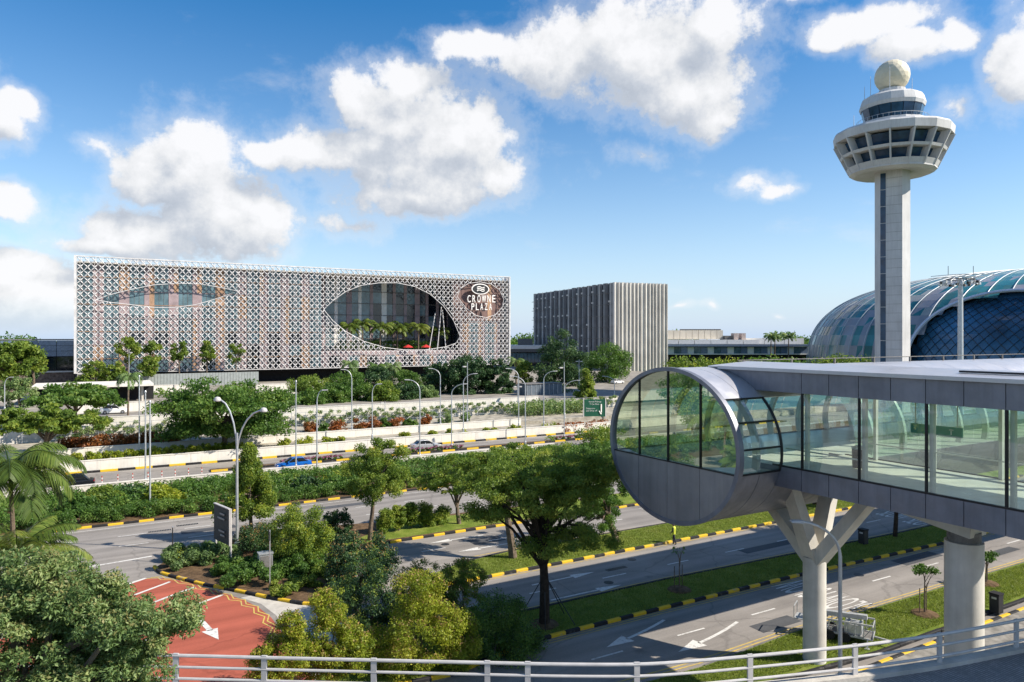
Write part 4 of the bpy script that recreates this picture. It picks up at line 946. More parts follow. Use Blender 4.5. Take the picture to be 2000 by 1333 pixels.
# ================================================================== terminal building far behind
def terminal():
    Z = 390; k = Z/FPX; O = Vector(WZ(1305, Z)); d = Vector((0.866,-0.5)); n = Vector((0.5,0.866)); zz = lambda y: CAM_H-(y-HY)*k; L = lambda px: (px-1305)*k
    t = thing('terminal_building', 'long terminal with white box roof units above a blue glass band', 'terminal', (O.x, O.y, 0))
    def bx(x0, x1, a, c, z0, z1):
        p = [O+d*L(x0)+n*a, O+d*L(x1)+n*a, O+d*L(x1)+n*c, O+d*L(x0)+n*c]; return MB().prism([(q.x, q.y) for q in p], z0, z1)
    M_cr = mat('cream_cladding', (0.66,0.60,0.50), 0.7, var=0.06, scale=0.2)
    for i in range(11): obj('roof_unit', bx(1290+i*12.5, 1290+i*12.5+11.8, 14, 40, zz(663), zz(645)), M_cr, t, True)
    for i in range(7): obj('roof_bay', bx(1265+i*32, 1265+i*32+31, 4, 44, zz(672.5), zz(664)), M_whp, t, True)
    obj('eave', bx(1180, 1580, -2, 46, zz(677), zz(673)), M_bpan, t, True)
    for i in range(30): obj('window_pane', bx(1200+i*13, 1200+i*13+12.4, 0, 1, zz(691), zz(678.3)), [M_hgl, M_bpan, M_whp][i % 3], t, True)
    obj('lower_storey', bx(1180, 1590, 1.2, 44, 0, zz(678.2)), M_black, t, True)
    obj('ledge', bx(1180, 1590, -0.6, 1.1, zz(693), zz(691.2)), M_whp, t, True)
    for x0, x1, y in ((1443,1451,651),(1458,1466,651)): obj('stair_tower', bx(x0, x1, 8, 14, zz(673), zz(y)), mat('pale_pink_cladding', (0.48,0.40,0.37), 0.7), t, True)
    obj('blue_door_panel', bx(1451, 1458, 9, 12, zz(673), zz(662)), M_bpan, t, True)
    obj('roof_block', bx(1427, 1443, 10, 20, zz(673), zz(656)), M_gryk, t, True)
    for i in range(18): obj('roof_vent', bx(1346+i*4.6, 1346+i*4.6+2.6, 18, 22, zz(645), zz(642.5)), M_gryk, t, True)
    for i in range(3): obj('side_bay', bx(1466+i*40, 1466+i*40+39, 10, 44, zz(672.6), zz(661)), M_whp, t, True)
    Zb = 340; t2o = Vector(WZ(990, Zb)); t2 = thing('low_service_building', 'low building with a pale curved roof between hotel and pleated block', 'building', (t2o.x, t2o.y, 0)); kb = Zb/FPX
    def b2(x0, x1, a, c, z0, z1):
        p = [t2o+d*(x0-990)*kb+n*a, t2o+d*(x1-990)*kb+n*a, t2o+d*(x1-990)*kb+n*c, t2o+d*(x0-990)*kb+n*c]; return MB().prism([(q.x, q.y) for q in p], z0, z1)
    zb = lambda y: CAM_H-(y-HY)*kb
    obj('roof', b2(985, 1075, -2, 30, zb(682), zb(675)), M_whp, t2, True); obj('eave', b2(985, 1075, -1.5, 30, zb(688), zb(682.1)), M_gryk, t2, True); obj('wall', b2(985, 1075, 0, 28, 0, zb(688.1)), M_bgl, t2, True)
    obj('plant_room', b2(1012, 1042, 12, 22, zb(675), zb(662)), M_gryk, t2, True)
    for i in range(12): obj('window_pane', b2(987+i*7.2, 993.6+i*7.2, -0.4, -0.02, zb(708), zb(690)), M_hgl, t2, True)
terminal()
# ================================================================== link bridge with the drum-ended tube
M_panel = mat('bridge_panel', (0.20,0.21,0.25), 0.45, 0.4, var=0.12, scale=0.8, streak=0.3)
M_face = mat('drum_panel', (0.27,0.265,0.27), 0.5, 0.35, var=0.1, scale=0.5, streak=0.32)
M_roofp = mat('roof_panel', (0.50,0.50,0.53), 0.38, 0.45, var=0.06, scale=0.5, streak=0.1)
M_frame = mat('black_frame', (0.02,0.021,0.024), 0.4, 0.3, var=0.2)
M_fl = mat('bridge_floor', (0.66,0.64,0.58), 0.35, var=0.1, scale=0.8); M_ceil = mat('bridge_ceiling', (0.62,0.64,0.58), 0.7, var=0.05)
M_int = mat('interior_steel', (0.55,0.56,0.54), 0.5, 0.1, var=0.08)
G_br = glassmat('bridge_glass', (0.84,0.94,0.88), 0.11, (0.55,0.68,0.56), 0.05); G_end = glassmat('drum_glass', (0.48,0.64,0.48), 0.42, (0.30,0.38,0.27), 0.05, gcol=(0.78,0.88,0.72))
G_cy = glassmat('cyan_glass', (0.60,0.90,0.86), 0.03, (0.45,0.85,0.80), 0.7)
br = thing('link_bridge', 'grey metal link bridge with glass sides ending in a round drum', 'bridge', (32, 24, 0))
CV, CZ, EA, EB = 28.28, 11.35, 4.84, 4.05; UF, UW, UX = 25.8, 28.7, 34.5; SILL = 10.5
def tp(u, ph, k=1.0): return (u, CV+EA*k*math.cos(R(ph)), CZ+EB*k*math.sin(R(ph)))
def shell(u0, u1, p0, p1, n=12, th=0.985):
    b = MB(); V = []
    for i in range(n+1):
        ph = p0+(p1-p0)*i/n; V += [tp(u0, ph), tp(u1, ph), tp(u0, ph, th), tp(u1, ph, th)]
    F = []
    for i in range(n):
        a, c = 4*i, 4*i+4; F += [(a, a+1, c+1, c), (a+2, c+2, c+3, a+3), (a, c, c+2, a+2), (a+1, a+3, c+3, c+1)]
    F += [(0, 2, 3, 1), (4*n, 4*n+1, 4*n+3, 4*n+2)]
    return b.add(V, F)
us = [UF+0.22, UF+1.5, UW]
u = UW
while u < 75: u += 2.9; us.append(u)
us.append(120)
for a, c in zip(us, us[1:]):
    g = 0.015
    obj('roof_panel', shell(a+g, c-g, 42, 90-0.1), M_roofp, br, True, True); obj('roof_panel', shell(a+g, c-g, 90.1, 139), M_roofp, br, True, True)
    obj('belly_panel', shell(a+g, c-g, 192.3, 269.9), M_panel, br, True, True); obj('belly_panel', shell(a+g, c-g, 270.1, 348), M_panel, br, True, True)
    far = MB(); V = [tp(a, -12, .995), tp(c, -12, .995)]
    for i, (p0, p1) in enumerate(((-12, 12), (12, 42))):
        b = MB(); V = []
        for k in range(5): ph = p0+(p1-p0)*k/4; V += [tp(a+.02, ph, .99), tp(c-.02, ph, .99)]
        b.add(V, [(2*k, 2*k+1, 2*k+3, 2*k+2) for k in range(4)]); obj('far_pane', b, G_cy if i == 1 and a > 27 else G_br, br, True)
    if a >= UX-0.5 or c <= UW+0.01:
        for p0, p1 in ((192, 175), (175, 157), (157, 139)):
            if a < UF+0.3: pass
            b = MB(); V = []
            for k in range(5): ph = p0+(p1-p0)*k/4; V += [tp(a+.02, ph, .99), tp(c-.02, ph, .99)]
            b.add(V, [(2*k, 2*k+1, 2*k+3, 2*k+2) for k in range(4)]); obj('side_pane', b, G_br, br, True)
for ph in (139.3, 157, 175, 191.8):   # glazing bars of the drum flank
    b = MB(); b.beam(tp(UF+0.2, ph, 1.0), tp(UW, ph, 1.0), 0.09, 0.09); obj('glazing_bar', b, M_frame, br, True)
arc = [tp(UW+0.02, ph, 1.0) for ph in np.linspace(139, 192, 16)]; obj('glazing_bar', MB().tube(arc, 0.07, 6), M_frame, br, True, True)
for i, u in enumerate([27.2, 30.4, 33.3]+[36.2+2.9*k for k in range(11)]):
    b = MB(); pts = [tp(u, ph, 0.955) for ph in np.linspace(-16, 88, 16)]
    for p, q in zip(pts, pts[1:]): b.beam(p, q, 0.32, 0.22, up=(1,0,0))
    if i > 2 or i == 0:
        pts = [tp(u, ph, 0.955) for ph in np.linspace(92, 190, 16)]
        for p, q in zip(pts, pts[1:]): b.beam(p, q, 0.32, 0.22, up=(1,0,0))
    obj('tube_rib', b, M_int, br, True)
# tube floor
b = MB(); b.box(UF+0.35, CV-4.55, 10.15, 119, CV+4.55, 10.45); obj('tube_floor', b, M_fl, br, True)
# end face
def ell_top(v, k=1.0): return CZ+EB*k*math.sqrt(max(0, 1-((v-CV)/(EA*k))**2))
def ell_bot(v, k=1.0): return CZ-EB*k*math.sqrt(max(0, 1-((v-CV)/(EA*k))**2))
kk = 0.965; vs = [CV-EA*kk+0.02, 26.05, 28.4, 30.7, CV+EA*kk-0.02]
for a, c in zip(vs, vs[1:]):
    for up in (True, False):
        g = 0.012; S_ = [a+g+(c-a-2*g)*i/12 for i in range(13)]; P = []
        if up:
            low = [(v, max(SILL+0.03, ell_bot(v, kk))) for v in (S_[0], S_[-1])]; P = [(S_[0], max(SILL+.03, ell_bot(S_[0], kk))), (S_[-1], max(SILL+.03, ell_bot(S_[-1], kk)))]+[(v, ell_top(v, kk)) for v in S_[::-1]]
            b = MB(); b.add([(UF+0.12, v, z) for v, z in P], [tuple(range(len(P)))]); obj('end_pane', b, G_end, br, True)
        else:
            P = [(v, min(ell_bot(v, kk), SILL-0.05)) for v in S_]+[(S_[-1], SILL-0.04), (S_[0], SILL-0.04)]; n = len(P)
            b = MB(); b.add([(UF+0.04, v, z) for v, z in P]+[(UF+0.12, v, z) for v, z in P], [tuple(range(n))[::-1], tuple(range(n, 2*n))]+[(i, (i+1) % n, (i+1) % n+n, i+n) for i in range(n)]); obj('end_panel', b, M_face, br, True)
b = MB(); V = []; n = 72
for i in range(n):
    ph = 360*i/n; V += [tp(UF-0.03, ph, 1.012), tp(UF+0.26, ph, 1.012), tp(UF+0.26, ph, 0.955), tp(UF-0.03, ph, 0.962)]
F = []
for i in range(n):
    a, c = 4*i, 4*((i+1) % n); F += [(a, c, c+1, a+1), (a+1, c+1, c+2, a+2), (a+2, c+2, c+3, a+3), (a+3, c+3, c, a)]
b.add(V, F); obj('drum_rim', b, M_panel, br, True, True)
for v in vs[1:-1]: obj('glazing_bar', MB().box(UF+0.06, v-0.035, SILL, UF+0.2, v+0.035, ell_top(v, 0.965)), M_frame, br, True)
obj('glazing_bar', MB().box(UF+0.02, CV-EA*0.945, SILL-0.04, UF+0.2, CV+EA*0.945, SILL+0.03), M_frame, br, True)
# bridge walls
V0 = 6.5; Z0, Z1, Z2, Z3 = 9.72, 10.77, 14.35, 15.4; pit = 2.93; mul = [22.31-pit*i for i in range(6)]
for side, U, s in (('near', UW, -1), ('far', UX, 1)):
    uo, ui = U, U-s*0.12
    x0, x1 = min(uo, ui), max(uo, ui)
    edges = [24.2]+[22.31-pit/2*i for i in range(12)]
    for a, c in zip(edges, edges[1:]):
        if c < V0: break
        e = 28.0 if a == 24.2 else a
        obj('fascia_panel', MB().box(x0, c+0.015, Z2, x1, (e if a == 24.2 else a)-0.015, Z3), M_panel, br, True)
        obj('lower_panel', MB().box(x0, c+0.015, Z0, x1, (25.0 if a == 24.2 else a)-0.015, Z1-0.06), M_panel, br, True)
    for v in mul:
        obj('mullion', MB().box(x0+0.02*(s < 0), v-0.045, Z1-0.05, x1, v+0.045, Z2), M_frame, br, True)
        obj('inner_post', MB().box(min(U-s*0.35, U-s*0.16), v-0.22, Z1, max(U-s*0.35, U-s*0.16), v-0.07, Z2), M_int, br, True)
    obj('sill_frame', MB().box(x0, V0, Z1-0.058, x1, 24.0, Z1+0.02), M_frame, br, True)
    for a, c in zip(mul, mul[1:]):
        if c < V0-3: break
        b = MB(); b.add([(U-s*0.06, c+.05, Z1+.02), (U-s*0.06, a-.05, Z1+.02), (U-s*0.06, a-.05, Z2), (U-s*0.06, c+.05, Z2)], [(0,1,2,3)]); obj('side_pane', b, G_br, br, True)
    P = [(22.36, Z1+.02)]+[(tp(0, ph)[1], tp(0, ph)[2]) for ph in np.linspace(190.5, 139, 14)]+[(22.36, Z2)]
    b = MB(); b.add([(U-s*0.06, v, z) for v, z in P], [tuple(range(len(P)))]); obj('side_pane', b, G_br, br, True)
    obj('handrail', MB().box(min(U-s*0.42, U-s*0.37), V0, Z1+0.78, max(U-s*0.42, U-s*0.37), 23.5, Z1+0.84), M_int, br, True)
obj('bridge_floor', MB().box(UW+0.13, V0, 10.45, UX-0.13, 24.0, 10.75), M_fl, br, True)
obj('bridge_soffit', MB().box(UW+0.125, V0, Z0+0.03, UX-0.125, 24.6, 10.2), M_panel, br, True)
obj('bridge_ceiling', MB().box(UW+0.13, V0, 14.4, UX-0.13, 25.2, 14.5), M_ceil, br, True)
um = (UW+UX)/2
for i in range(8):
    a, c = 24.4-pit*i, 24.4-pit*(i+1)
    if i == 0: a = 28.2
    for q0, q1, z0, z1 in ((UW-0.12, um-0.01, Z3+0.02, 15.62), (um+0.01, UX+0.12, 15.62, Z3+0.02)):
        b = MB(); b.add([(q0, c+.02, z0), (q1, c+.02, z1), (q1, a-.02, z1), (q0, a-.02, z0), (q0, c+.02, z0+.06), (q1, c+.02, z1+.06), (q1, a-.02, z1+.06), (q0, a-.02, z0+.06)], [(3,2,1,0),(4,5,6,7),(0,1,5,4),(1,2,6,5),(2,3,7,6),(3,0,4,7)])
        obj('roof_panel', b, M_roofp, br, True)
obj('gutter', MB().box(UW-0.2, V0, Z3-0.06, UW-0.125, 27.4, Z3+0.1), M_roofp, br, True)
# maintenance rail along the tube ridge
b = MB(); b.tube([(31, CV, 15.72), (118, CV, 15.72)], 0.03, 6); obj('ridge_rail', b, M_gryk, br, True)
for i in range(22): obj('rail_bracket', MB().box(31.5+i*4-0.05, CV-0.05, 15.35, 31.5+i*4+0.05, CV+0.05, 15.7), M_gryk, br, True)
b = MB(); b.box(UW+1.2, 9, 15.6, UW+1.4, 15.8, 15.68); obj('roof_duct', b, M_dark, br, True)
# hanging green sign and column inside
M_gs = mat('green_sign', (0.02,0.22,0.18), 0.5, var=0.05)
sg = thing('hanging_sign', 'small green hanging direction sign inside the glass bridge', 'sign', (31.5, 17.6, 12.75))
obj('board', MB().box(-0.05, -1.1, 0, 0.05, 1.1, 0.42), M_gs, sg); obj('arrow', MB().box(-0.062, -0.7, 0.1, -0.052, -0.64, 0.34).box(-0.062, -0.76, 0.28, -0.052, -0.58, 0.32), M_whp, sg)
for y in (-0.9, 0.9): obj('hanger', MB().box(-0.02, y-0.02, 0.41, 0.02, y+0.02, 1.66), M_int, sg)
kk_ = thing('waste_bin', 'brown litter bin standing on the bridge floor by the glass', 'bin', (31.6, 21.3, 10.75))
obj('body', MB().lathe([(0.3,0),(0.32,0.7),(0.32,0.9),(0.2,1.0)], 14), M_dark, kk_, smooth=True); obj('lid', MB().lathe([(0.34,0.9),(0.34,0.96),(0.15,1.06)], 14), M_galv, kk_, smooth=True)
# piers
p1 = thing('branching_pier', 'pale round pier splitting into four flat arms under the drum bridge', 'pier', (32.3, 24.3, 0))
b = MB().lathe([(0.57,-0.2),(0.57,5.55)], 28); obj('shaft', b, M_pier, p1, smooth=True); obj('collar', MB().lathe([(0.5,5.5),(0.5,5.72)], 28), M_gryk, p1, smooth=True)
for e, w in (((0.1,2.9,7.9), 1.0), ((0.0,-3.6,9.78), 1.0), ((-1.9,0.2,9.9), 0.85), ((1.7,0.1,9.9), 0.85)):
    obj('arm', MB().beam((e[0]*0.06, e[1]*0.06, 5.45), e, 0.85, 0.62, up=(0, 0, 1), w2=w*0.85, h2=0.5), M_pier, p1)
p2 = thing('round_pier', 'stout smooth round pier with a wedge cap under the glass bridge', 'pier', (32.0, 16.7, 0))
obj('shaft', MB().lathe([(0.74,-0.2),(0.74,8.3)], 32), M_pier, p2, smooth=True); obj('collar', MB().lathe([(0.64,8.28),(0.64,8.75)], 28), M_gryk, p2, smooth=True)
obj('cap_beam', MB().beam((0,-0.6,8.95), (0,3.4,9.45), 1.3, 0.7, w2=1.2, h2=0.55), M_pier, p2)
# ================================================================== curved ramp deck with the railing
def VZ(px, Z): return WZ(px, Z)
rl = [(-120,1283),(80,1279),(200,1278),(315,1280),(516,1285),(730,1290),(952,1295),(1100,1298),(1244,1298),(1350,1292),(1465,1282),(1570,1272),(1670,1262),(1750,1252),(1835,1240),(1910,1227),(1985,1213),(2080,1195),(2200,1172)]
ZR = 7.6; rail_pts = []
for px, y in rl:
    Z = FPX*(CAM_H-ZR)/(y-HY); rail_pts.append(Vector(WZ(px, Z)))
def smooth_poly(P, k=6):
    out = []
    for i in range(len(P)-1):
        p0, p1_, p2_, p3 = P[max(i-1, 0)], P[i], P[i+1], P[min(i+2, len(P)-1)]
        for j in range(k):
            t = j/k; out.append(0.5*((2*p1_)+(p2_-p0)*t+(2*p0-5*p1_+4*p2_-p3)*t*t+(3*p1_-p0-3*p2_+p3)*t**3))
    return out+[P[-1]]
RP = smooth_poly(rail_pts); view = Vector((0.5, 0.866)); DZ = 6.6
def pavers():
    m = bpy.data.materials.new('deck_pavers'); m.use_nodes = True; t = NT(m.node_tree); bs = t.n['Principled BSDF']; tc = t.node('ShaderNodeTexCoord').outputs['Object']
    br_ = t.node('ShaderNodeTexBrick'); t.l.new(tc, br_.inputs['Vector']); br_.inputs['Scale'].default_value = 3.4; br_.inputs['Color1'].default_value = (0.30,0.29,0.28,1); br_.inputs['Color2'].default_value = (0.22,0.21,0.205,1); br_.inputs['Mortar'].default_value = (0.10,0.10,0.10,1); br_.inputs['Mortar Size'].default_value = 0.03; br_.offset = 0.0; br_.inputs['Brick Width'].default_value = 0.5
    c = t.mix(t.mapr(t.noise(tc, 1.2, 5), 0.35, 0.7, 0.0, 0.5), br_.outputs[0], (0.14,0.135,0.13,1)); t.l.new(c, bs.inputs['Base Color']); bs.inputs['Roughness'].default_value = 0.8
    return m
M_pav = pavers()
inner = [p-view*6.2 for p in RP]
deck = MB(); n = len(RP); outer = [p+view*0.35 for p in RP]
V = [(p.x, p.y, DZ) for p in outer]+[(p.x, p.y, DZ) for p in inner]+[(p.x, p.y, DZ-0.9) for p in outer]+[(p.x, p.y, DZ-0.9) for p in inner]
F = []
for i in range(n-1): F += [(i+n, i+n+1, i+1, i), (i+2*n, i+2*n+1, i+3*n+1, i+3*n), (i, i+1, i+2*n+1, i+2*n), (i+n, i+3*n, i+3*n+1, i+n+1)]
deck.add(V, F); dk_ = struct('ramp_deck', deck, M_pav)
kb = MB()
for i in range(n-1):
    a, c = RP[i], RP[i+1]; kb.beam((a.x, a.y, DZ+0.06), (c.x, c.y, DZ+0.06), 0.36, 0.14)
obj('deck_edge', kb, M_conc, dk_)
rail = thing('ramp_railing', 'pale three-bar railing curving along the ramp edge', 'railing', (RP[0].x, RP[0].y, DZ))
for h in (1.0, 0.66, 0.32):
    b = MB(); b.tube([(p.x, p.y, DZ+h) for p in RP], 0.052 if h == 1.0 else 0.042, 8); obj('bar', b, M_rail, rail, True, True)
for px in (140, 330, 516, 730, 952, 1020, 1244, 1465, 1670, 1835, 1985, 2120):
    best = min(RP, key=lambda p: abs(1000+FPX*vw(p.x, p.y)[0]/vw(p.x, p.y)[1]-px)); i = RP.index(best); d = (RP[min(i+1, n-1)]-RP[max(0, i-1)]).normalized()
    b = MB(); q = best-Vector((-d.y, d.x))*0.0
    b.beam((q.x, q.y, DZ+0.02), (q.x, q.y, DZ+1.06), 0.16, 0.07, up=(d.y*-1, d.x, 0)); obj('post', b, M_rail, rail, True)
# ================================================================== lamp posts
def lamp(label, px, yb, yt, z0=0.0, arm=1.6, dirx=1, style='curve', v=None, group=None, r=0.09, head=0.7):
    if v is None: u, v = G(px, yb, z0)
    else: u = PV(px, v)
    Z = depthV(px, v); h = CAM_H-(yt-HY)*Z/FPX-z0
    t = thing('street_lamp', label, 'street lamp', (u, v, z0), 0, group); rr = Vector((0.866,-0.5,0))*dirx
    obj('base_plate', MB().lathe([(r*2.4,-0.05),(r*2.4,0.08),(r*1.6,0.14),(r*1.6,0.8),(r*1.2,0.9)], 10), M_galv, t)
    if style == 'curve':
        ka = 1.6; P = [Vector((0,0,-0.05)), Vector((0,0,h-ka))]
        for i in range(1, 9):
            a = i/8*math.pi/2*0.92; P.append(rr*(arm*(1-math.cos(a)))+Vector((0,0,h-ka+ka*math.sin(a)*0.98)))
        obj('pole', MB().tube(P, [r]+[r*0.8]+[r*0.62]*8, 8), M_galv, t, smooth=True); e = P[-1]
        hd = MB(); L = rr*head; hd.add([tuple(e+q) for q in (Vector((0,0,-.05))-rr.cross(Vector((0,0,1)))*.12, Vector((0,0,-.05))+rr.cross(Vector((0,0,1)))*.12, L+Vector((0,0,.0))+rr.cross(Vector((0,0,1)))*.16, L-rr.cross(Vector((0,0,1)))*.16)]+[tuple(e+q) for q in (Vector((0,0,.08))-rr.cross(Vector((0,0,1)))*.09, Vector((0,0,.08))+rr.cross(Vector((0,0,1)))*.09, L+Vector((0,0,.09))+rr.cross(Vector((0,0,1)))*.1, L+Vector((0,0,.09))-rr.cross(Vector((0,0,1)))*.1)], [(3,2,1,0),(4,5,6,7),(0,1,5,4),(1,2,6,5),(2,3,7,6),(3,0,4,7)])
        obj('lamp_head', hd, M_rail, t)
    elif style == 'double':
        obj('pole', MB().tube([(0,0,-0.05),(0,0,h*0.78)], [r, r*0.75], 10), M_galv, t, smooth=True)
        for sgn, al, hh in ((-1, 1.35, 1.0), (1, 1.9, 0.93)):
            P = [Vector((0,0,h*0.66))]+[rr*sgn*(al*(f**1.7))+Vector((0,0,h*0.66+(h*(hh-0.66))*math.sin(f*1.45))) for f in (0.2,0.4,0.6,0.8,1.0)]
            obj('arm', MB().tube(P, r*0.55, 8), M_galv, t, smooth=True); e = P[-1]
            bm_ = MB().lathe([(0.05,-0.16),(0.28,-0.12),(0.30,-0.02),(0.2,0.16),(0.04,0.22)], 12); bm_.V = [(x+e.x+rr.x*sgn*.2, y+e.y+rr.y*sgn*.2, z+e.z) for x, y, z in bm_.V]; obj('lamp_head', bm_, M_rail, t, smooth=True)
    elif style == 'mast':
        obj('pole', MB().tube([(0,0,-0.05),(0,0,h)], [r, r*0.6], 8), M_galv, t, smooth=True)
        for sgn in ((-1, 1) if arm > 1 else (-1,)):
            e = rr*sgn*0.55+Vector((0,0,h*0.93)); obj('lamp_head', MB().beam((0,0,h*0.93), e, 0.09, 0.09).box(e.x-.28, e.y-.22, e.z-.1, e.x+.28, e.y+.22, e.z+.1), M_rail, t)
    elif style == 'post':
        obj('pole', MB().tube([(0,0,-0.05),(0,0,h)], [r, r*0.7], 8), M_galv, t, smooth=True)
        obj('cap', MB().lathe([(r*1.2, h-0.15),(r*1.3,h),(r*0.5,h+0.12)], 8), M_galv, t)
    return t
LG = 'grey lamp posts along the roads'
lamp('double-headed lamp post beside the grey sign board on the planted island', 463, 1085, 780, style='double', v=59.5, r=0.12)
lamp('curved grey lamp post rising in front of the branching pier', 1641, 0, 1018, arm=1.9, dirx=-1, v=20.2, r=0.10, head=0.55)
for (lab, px, v, yt, z0, arm, dx, st) in (
 ('straight lamp post beside the big umbrella tree rising over the white wall', 578, 92.2, 745, 0, 1, 1, 'post'),
 ('thin lamp post standing among the leafy bed shrubs', 619, 88, 762, 0, 0.7, 1, 'curve'),
 ('lamp post before the dark hedge mass with its arm bent left', 687, 113, 722, 1.7, 1.2, -1, 'curve'),
 ('lamp post behind the bushy tree on the island', 727, 106, 750, 1.15, 0.9, 1, 'curve'),
 ('bent lamp post standing over the silver sedan', 820, 91.8, 742, 0, 1.6, -1, 'curve'),
 ('lamp post bent left beside the dark evergreen', 860, 116, 720, 1.7, 1.6, -1, 'curve'),
 ('lamp post by the pink flowers with its arm bent right', 882, 97.9, 750, 0, 2.0, 1, 'curve'),
 ('lamp post on the low terrace with its arm bent right', 905, 106, 730, 1.15, 1.9, 1, 'curve'),
 ('tall straight mast lamp among the terrace shrubs', 913, 113, 708, 1.7, 0.6, 1, 'mast'),
 ('short twin lamp post behind the creeper fence', 1011, 128, 752, 1.7, 2, 1, 'mast'),
 ('lamp post on the upper terrace bent left', 1013, 108, 720, 1.15, 1.8, -1, 'curve'),
 ('lamp post standing in front of the umbrella crown bent left', 1026, 95, 735, 0, 2.0, -1, 'curve'),
 ('lamp post by the end of the white wall bent right', 1062, 107, 725, 1.15, 2.0, 1, 'curve'),
 ('tall straight mast lamp at the flower median', 1102, 97.9, 708, 0, 0.6, 1, 'mast'),
 ('lamp post near the green road sign bent right', 1103, 112, 743, 1.7, 2.6, 1, 'curve'),
 ('small twin lamp in front of the tall dark tree', 1131, 150, 702, 3.3, 2, 1, 'mast'),
 ('lamp post beside the green road sign near the pleated block', 1200, 135, 735, 3.3, 2.6, -1, 'curve'),
 ('grey pole by the flowering strip with no arm', 272, 108, 735, 1.15, 1, 1, 'post'),
 ('tall plain pole at the parapet by the row of striped posts', 284, 91.4, 765, 0, 1, 1, 'post'),
 ('tall plain pole rising from the trimmed hedge', 293, 76.5, 785, 0, 1, 1, 'post'),
 ('curved white lamp post by the pale drive parapet', 9, 160, 737, 3.3, 1.0, 1, 'curve'),
 ('slim lamp in front of the lattice corner trees', 252, 200, 683, 3.3, 0.6, -1, 'mast'),
 ('short lamp at the hedge mass before the upper parapet', 752, 128, 785, 1.7, 0.6, 1, 'mast')):
    lamp(lab, px, 0, yt, z0, arm, dx, st, v=v, r=0.095 if v > 85 else 0.085)
# ================================================================== vehicles
M_tyre = mat('tyre', (0.015,0.015,0.016), 0.8, var=0.2); M_rim = mat('wheel_rim', (0.45,0.46,0.48), 0.3, 0.8, var=0.05)
M_cgl = mat('car_glass', (0.012,0.015,0.018), 0.05, var=0.1, spec=0.8); M_hl = mat('headlight', (0.75,0.76,0.74), 0.15, var=0.05); M_tl = mat('tail_light', (0.35,0.02,0.02), 0.2, var=0.05)
def car(label, loc, rz, m, suv=False):
    t = thing('parked_car' if loc[2] > 1 else 'car', label, 'car', loc, rz); L = 4.55; H_ = 1.62 if suv else 1.43; sh = 0.98 if suv else 0.9
    st = [(-2.27,0.60,0.42,0.72),(-2.2,0.78,0.30,sh-.02),(-1.9,0.86,0.22,sh+.04),(-1.2,0.89,0.2,sh+.03),(0,0.9,0.2,sh),(0.9,0.9,0.2,sh-.02),(1.35,0.88,0.2,sh-.07),(1.9,0.84,0.22,sh-.16),(2.18,0.74,0.28,sh-.26),(2.27,0.55,0.38,sh-.36)]
    def loft(st, m_, nm, top=0.82):
        b = MB(); V = []
        for x, w, z0, z1 in st: V += [(x,-w*.93,z0),(x,-w,z0+(z1-z0)*.45),(x,-w*.97,z0+(z1-z0)*.85),(x,-w*top,z1),(x,w*top,z1),(x,w*.97,z0+(z1-z0)*.85),(x,w,z0+(z1-z0)*.45),(x,w*.93,z0)]
        F = [(i*8+k, i*8+(k+1) % 8, (i+1)*8+(k+1) % 8, (i+1)*8+k) for i in range(len(st)-1) for k in range(8)]+[tuple(range(8))[::-1], tuple((len(st)-1)*8+k for k in range(8))]
        b.add(V, F); return obj(nm, b, m_, t, smooth=True)
    loft(st, m, 'body')
    cab = [(-1.75,0.78,sh-.02,sh+.03),(-1.15,0.77,sh-.02,H_-.06),(-0.5,0.77,sh-.02,H_-.02),(0.25,0.77,sh-.02,H_-.05),(1.08,0.78,sh-.04,sh)]
    loft(cab, M_cgl, 'windows', 0.78)
    loft([(-1.2,0.66,H_-.10,H_-.02),(-0.9,0.67,H_-.07,H_+.01),(-0.3,0.67,H_-.05,H_+.02),(0.28,0.65,H_-.09,H_-.01)], m, 'roof')
    for y in (-1, 1):
        for a, c in (((-1.62,.79,sh+.0),(-1.1,.66,H_-.05)),((-0.35,.80,sh-.02),(-0.35,.66,H_-.05)),((1.05,.80,sh-.03),(0.25,.66,H_-.06))): obj('pillar', MB().beam((a[0],a[1]*y,a[2]),(c[0],c[1]*y,c[2]), 0.07, 0.05), m, t)
        obj('headlight', MB().beam((2.05,0.5*y,sh-.3),(2.12,0.74*y,sh-.3), 0.2, 0.13), M_hl, t); obj('tail_light', MB().beam((-2.2,0.5*y,sh-.12),(-2.15,0.78*y,sh-.12), 0.1, 0.14), M_tl, t)
        obj('mirror', MB().box(0.75,0.86*y-.07,sh-.02,0.9,0.86*y+.13*max(y,0)+.07,sh+.12), m, t)
        for x in (-1.38, 1.38):
            w = MB().lathe([(0.2,-0.1),(0.31,-0.1),(0.325,-0.06),(0.325,0.06),(0.31,0.1),(0.2,0.1)], 18); w.V = [(vx, vz, vy) for vx, vy, vz in w.V]
            wo = obj('wheel', w, M_tyre, t, loc=(x, 0.80*y, 0.325)); rm = MB().lathe([(0.0,-0.105),(0.2,-0.105),(0.21,0),(0.2,0.105),(0.0,0.105)], 14); rm.V = [(vx, vz, vy) for vx, vy, vz in rm.V]; obj('rim', rm, M_rim, wo)
    return t
M_silver = mat('silver_paint', (0.55,0.56,0.58), 0.25, 0.5, var=0.03, spec=0.6); M_blue = mat('blue_paint', (0.01,0.12,0.45), 0.2, 0.1, var=0.05, spec=0.7); M_bk = mat('black_paint', (0.012,0.013,0.016), 0.2, 0.1, var=0.1, spec=0.7); M_wc = mat('white_paint', (0.72,0.72,0.71), 0.3, var=0.03, spec=0.6)
car('silver sedan driving past the pink flower median', (PV(831,100.6), 100.6, 0.01), 0, M_silver)
car('bright blue car half hidden behind the low pale parapet', (PV(573,94.3), 94.3, 0.01), R(180), M_blue)
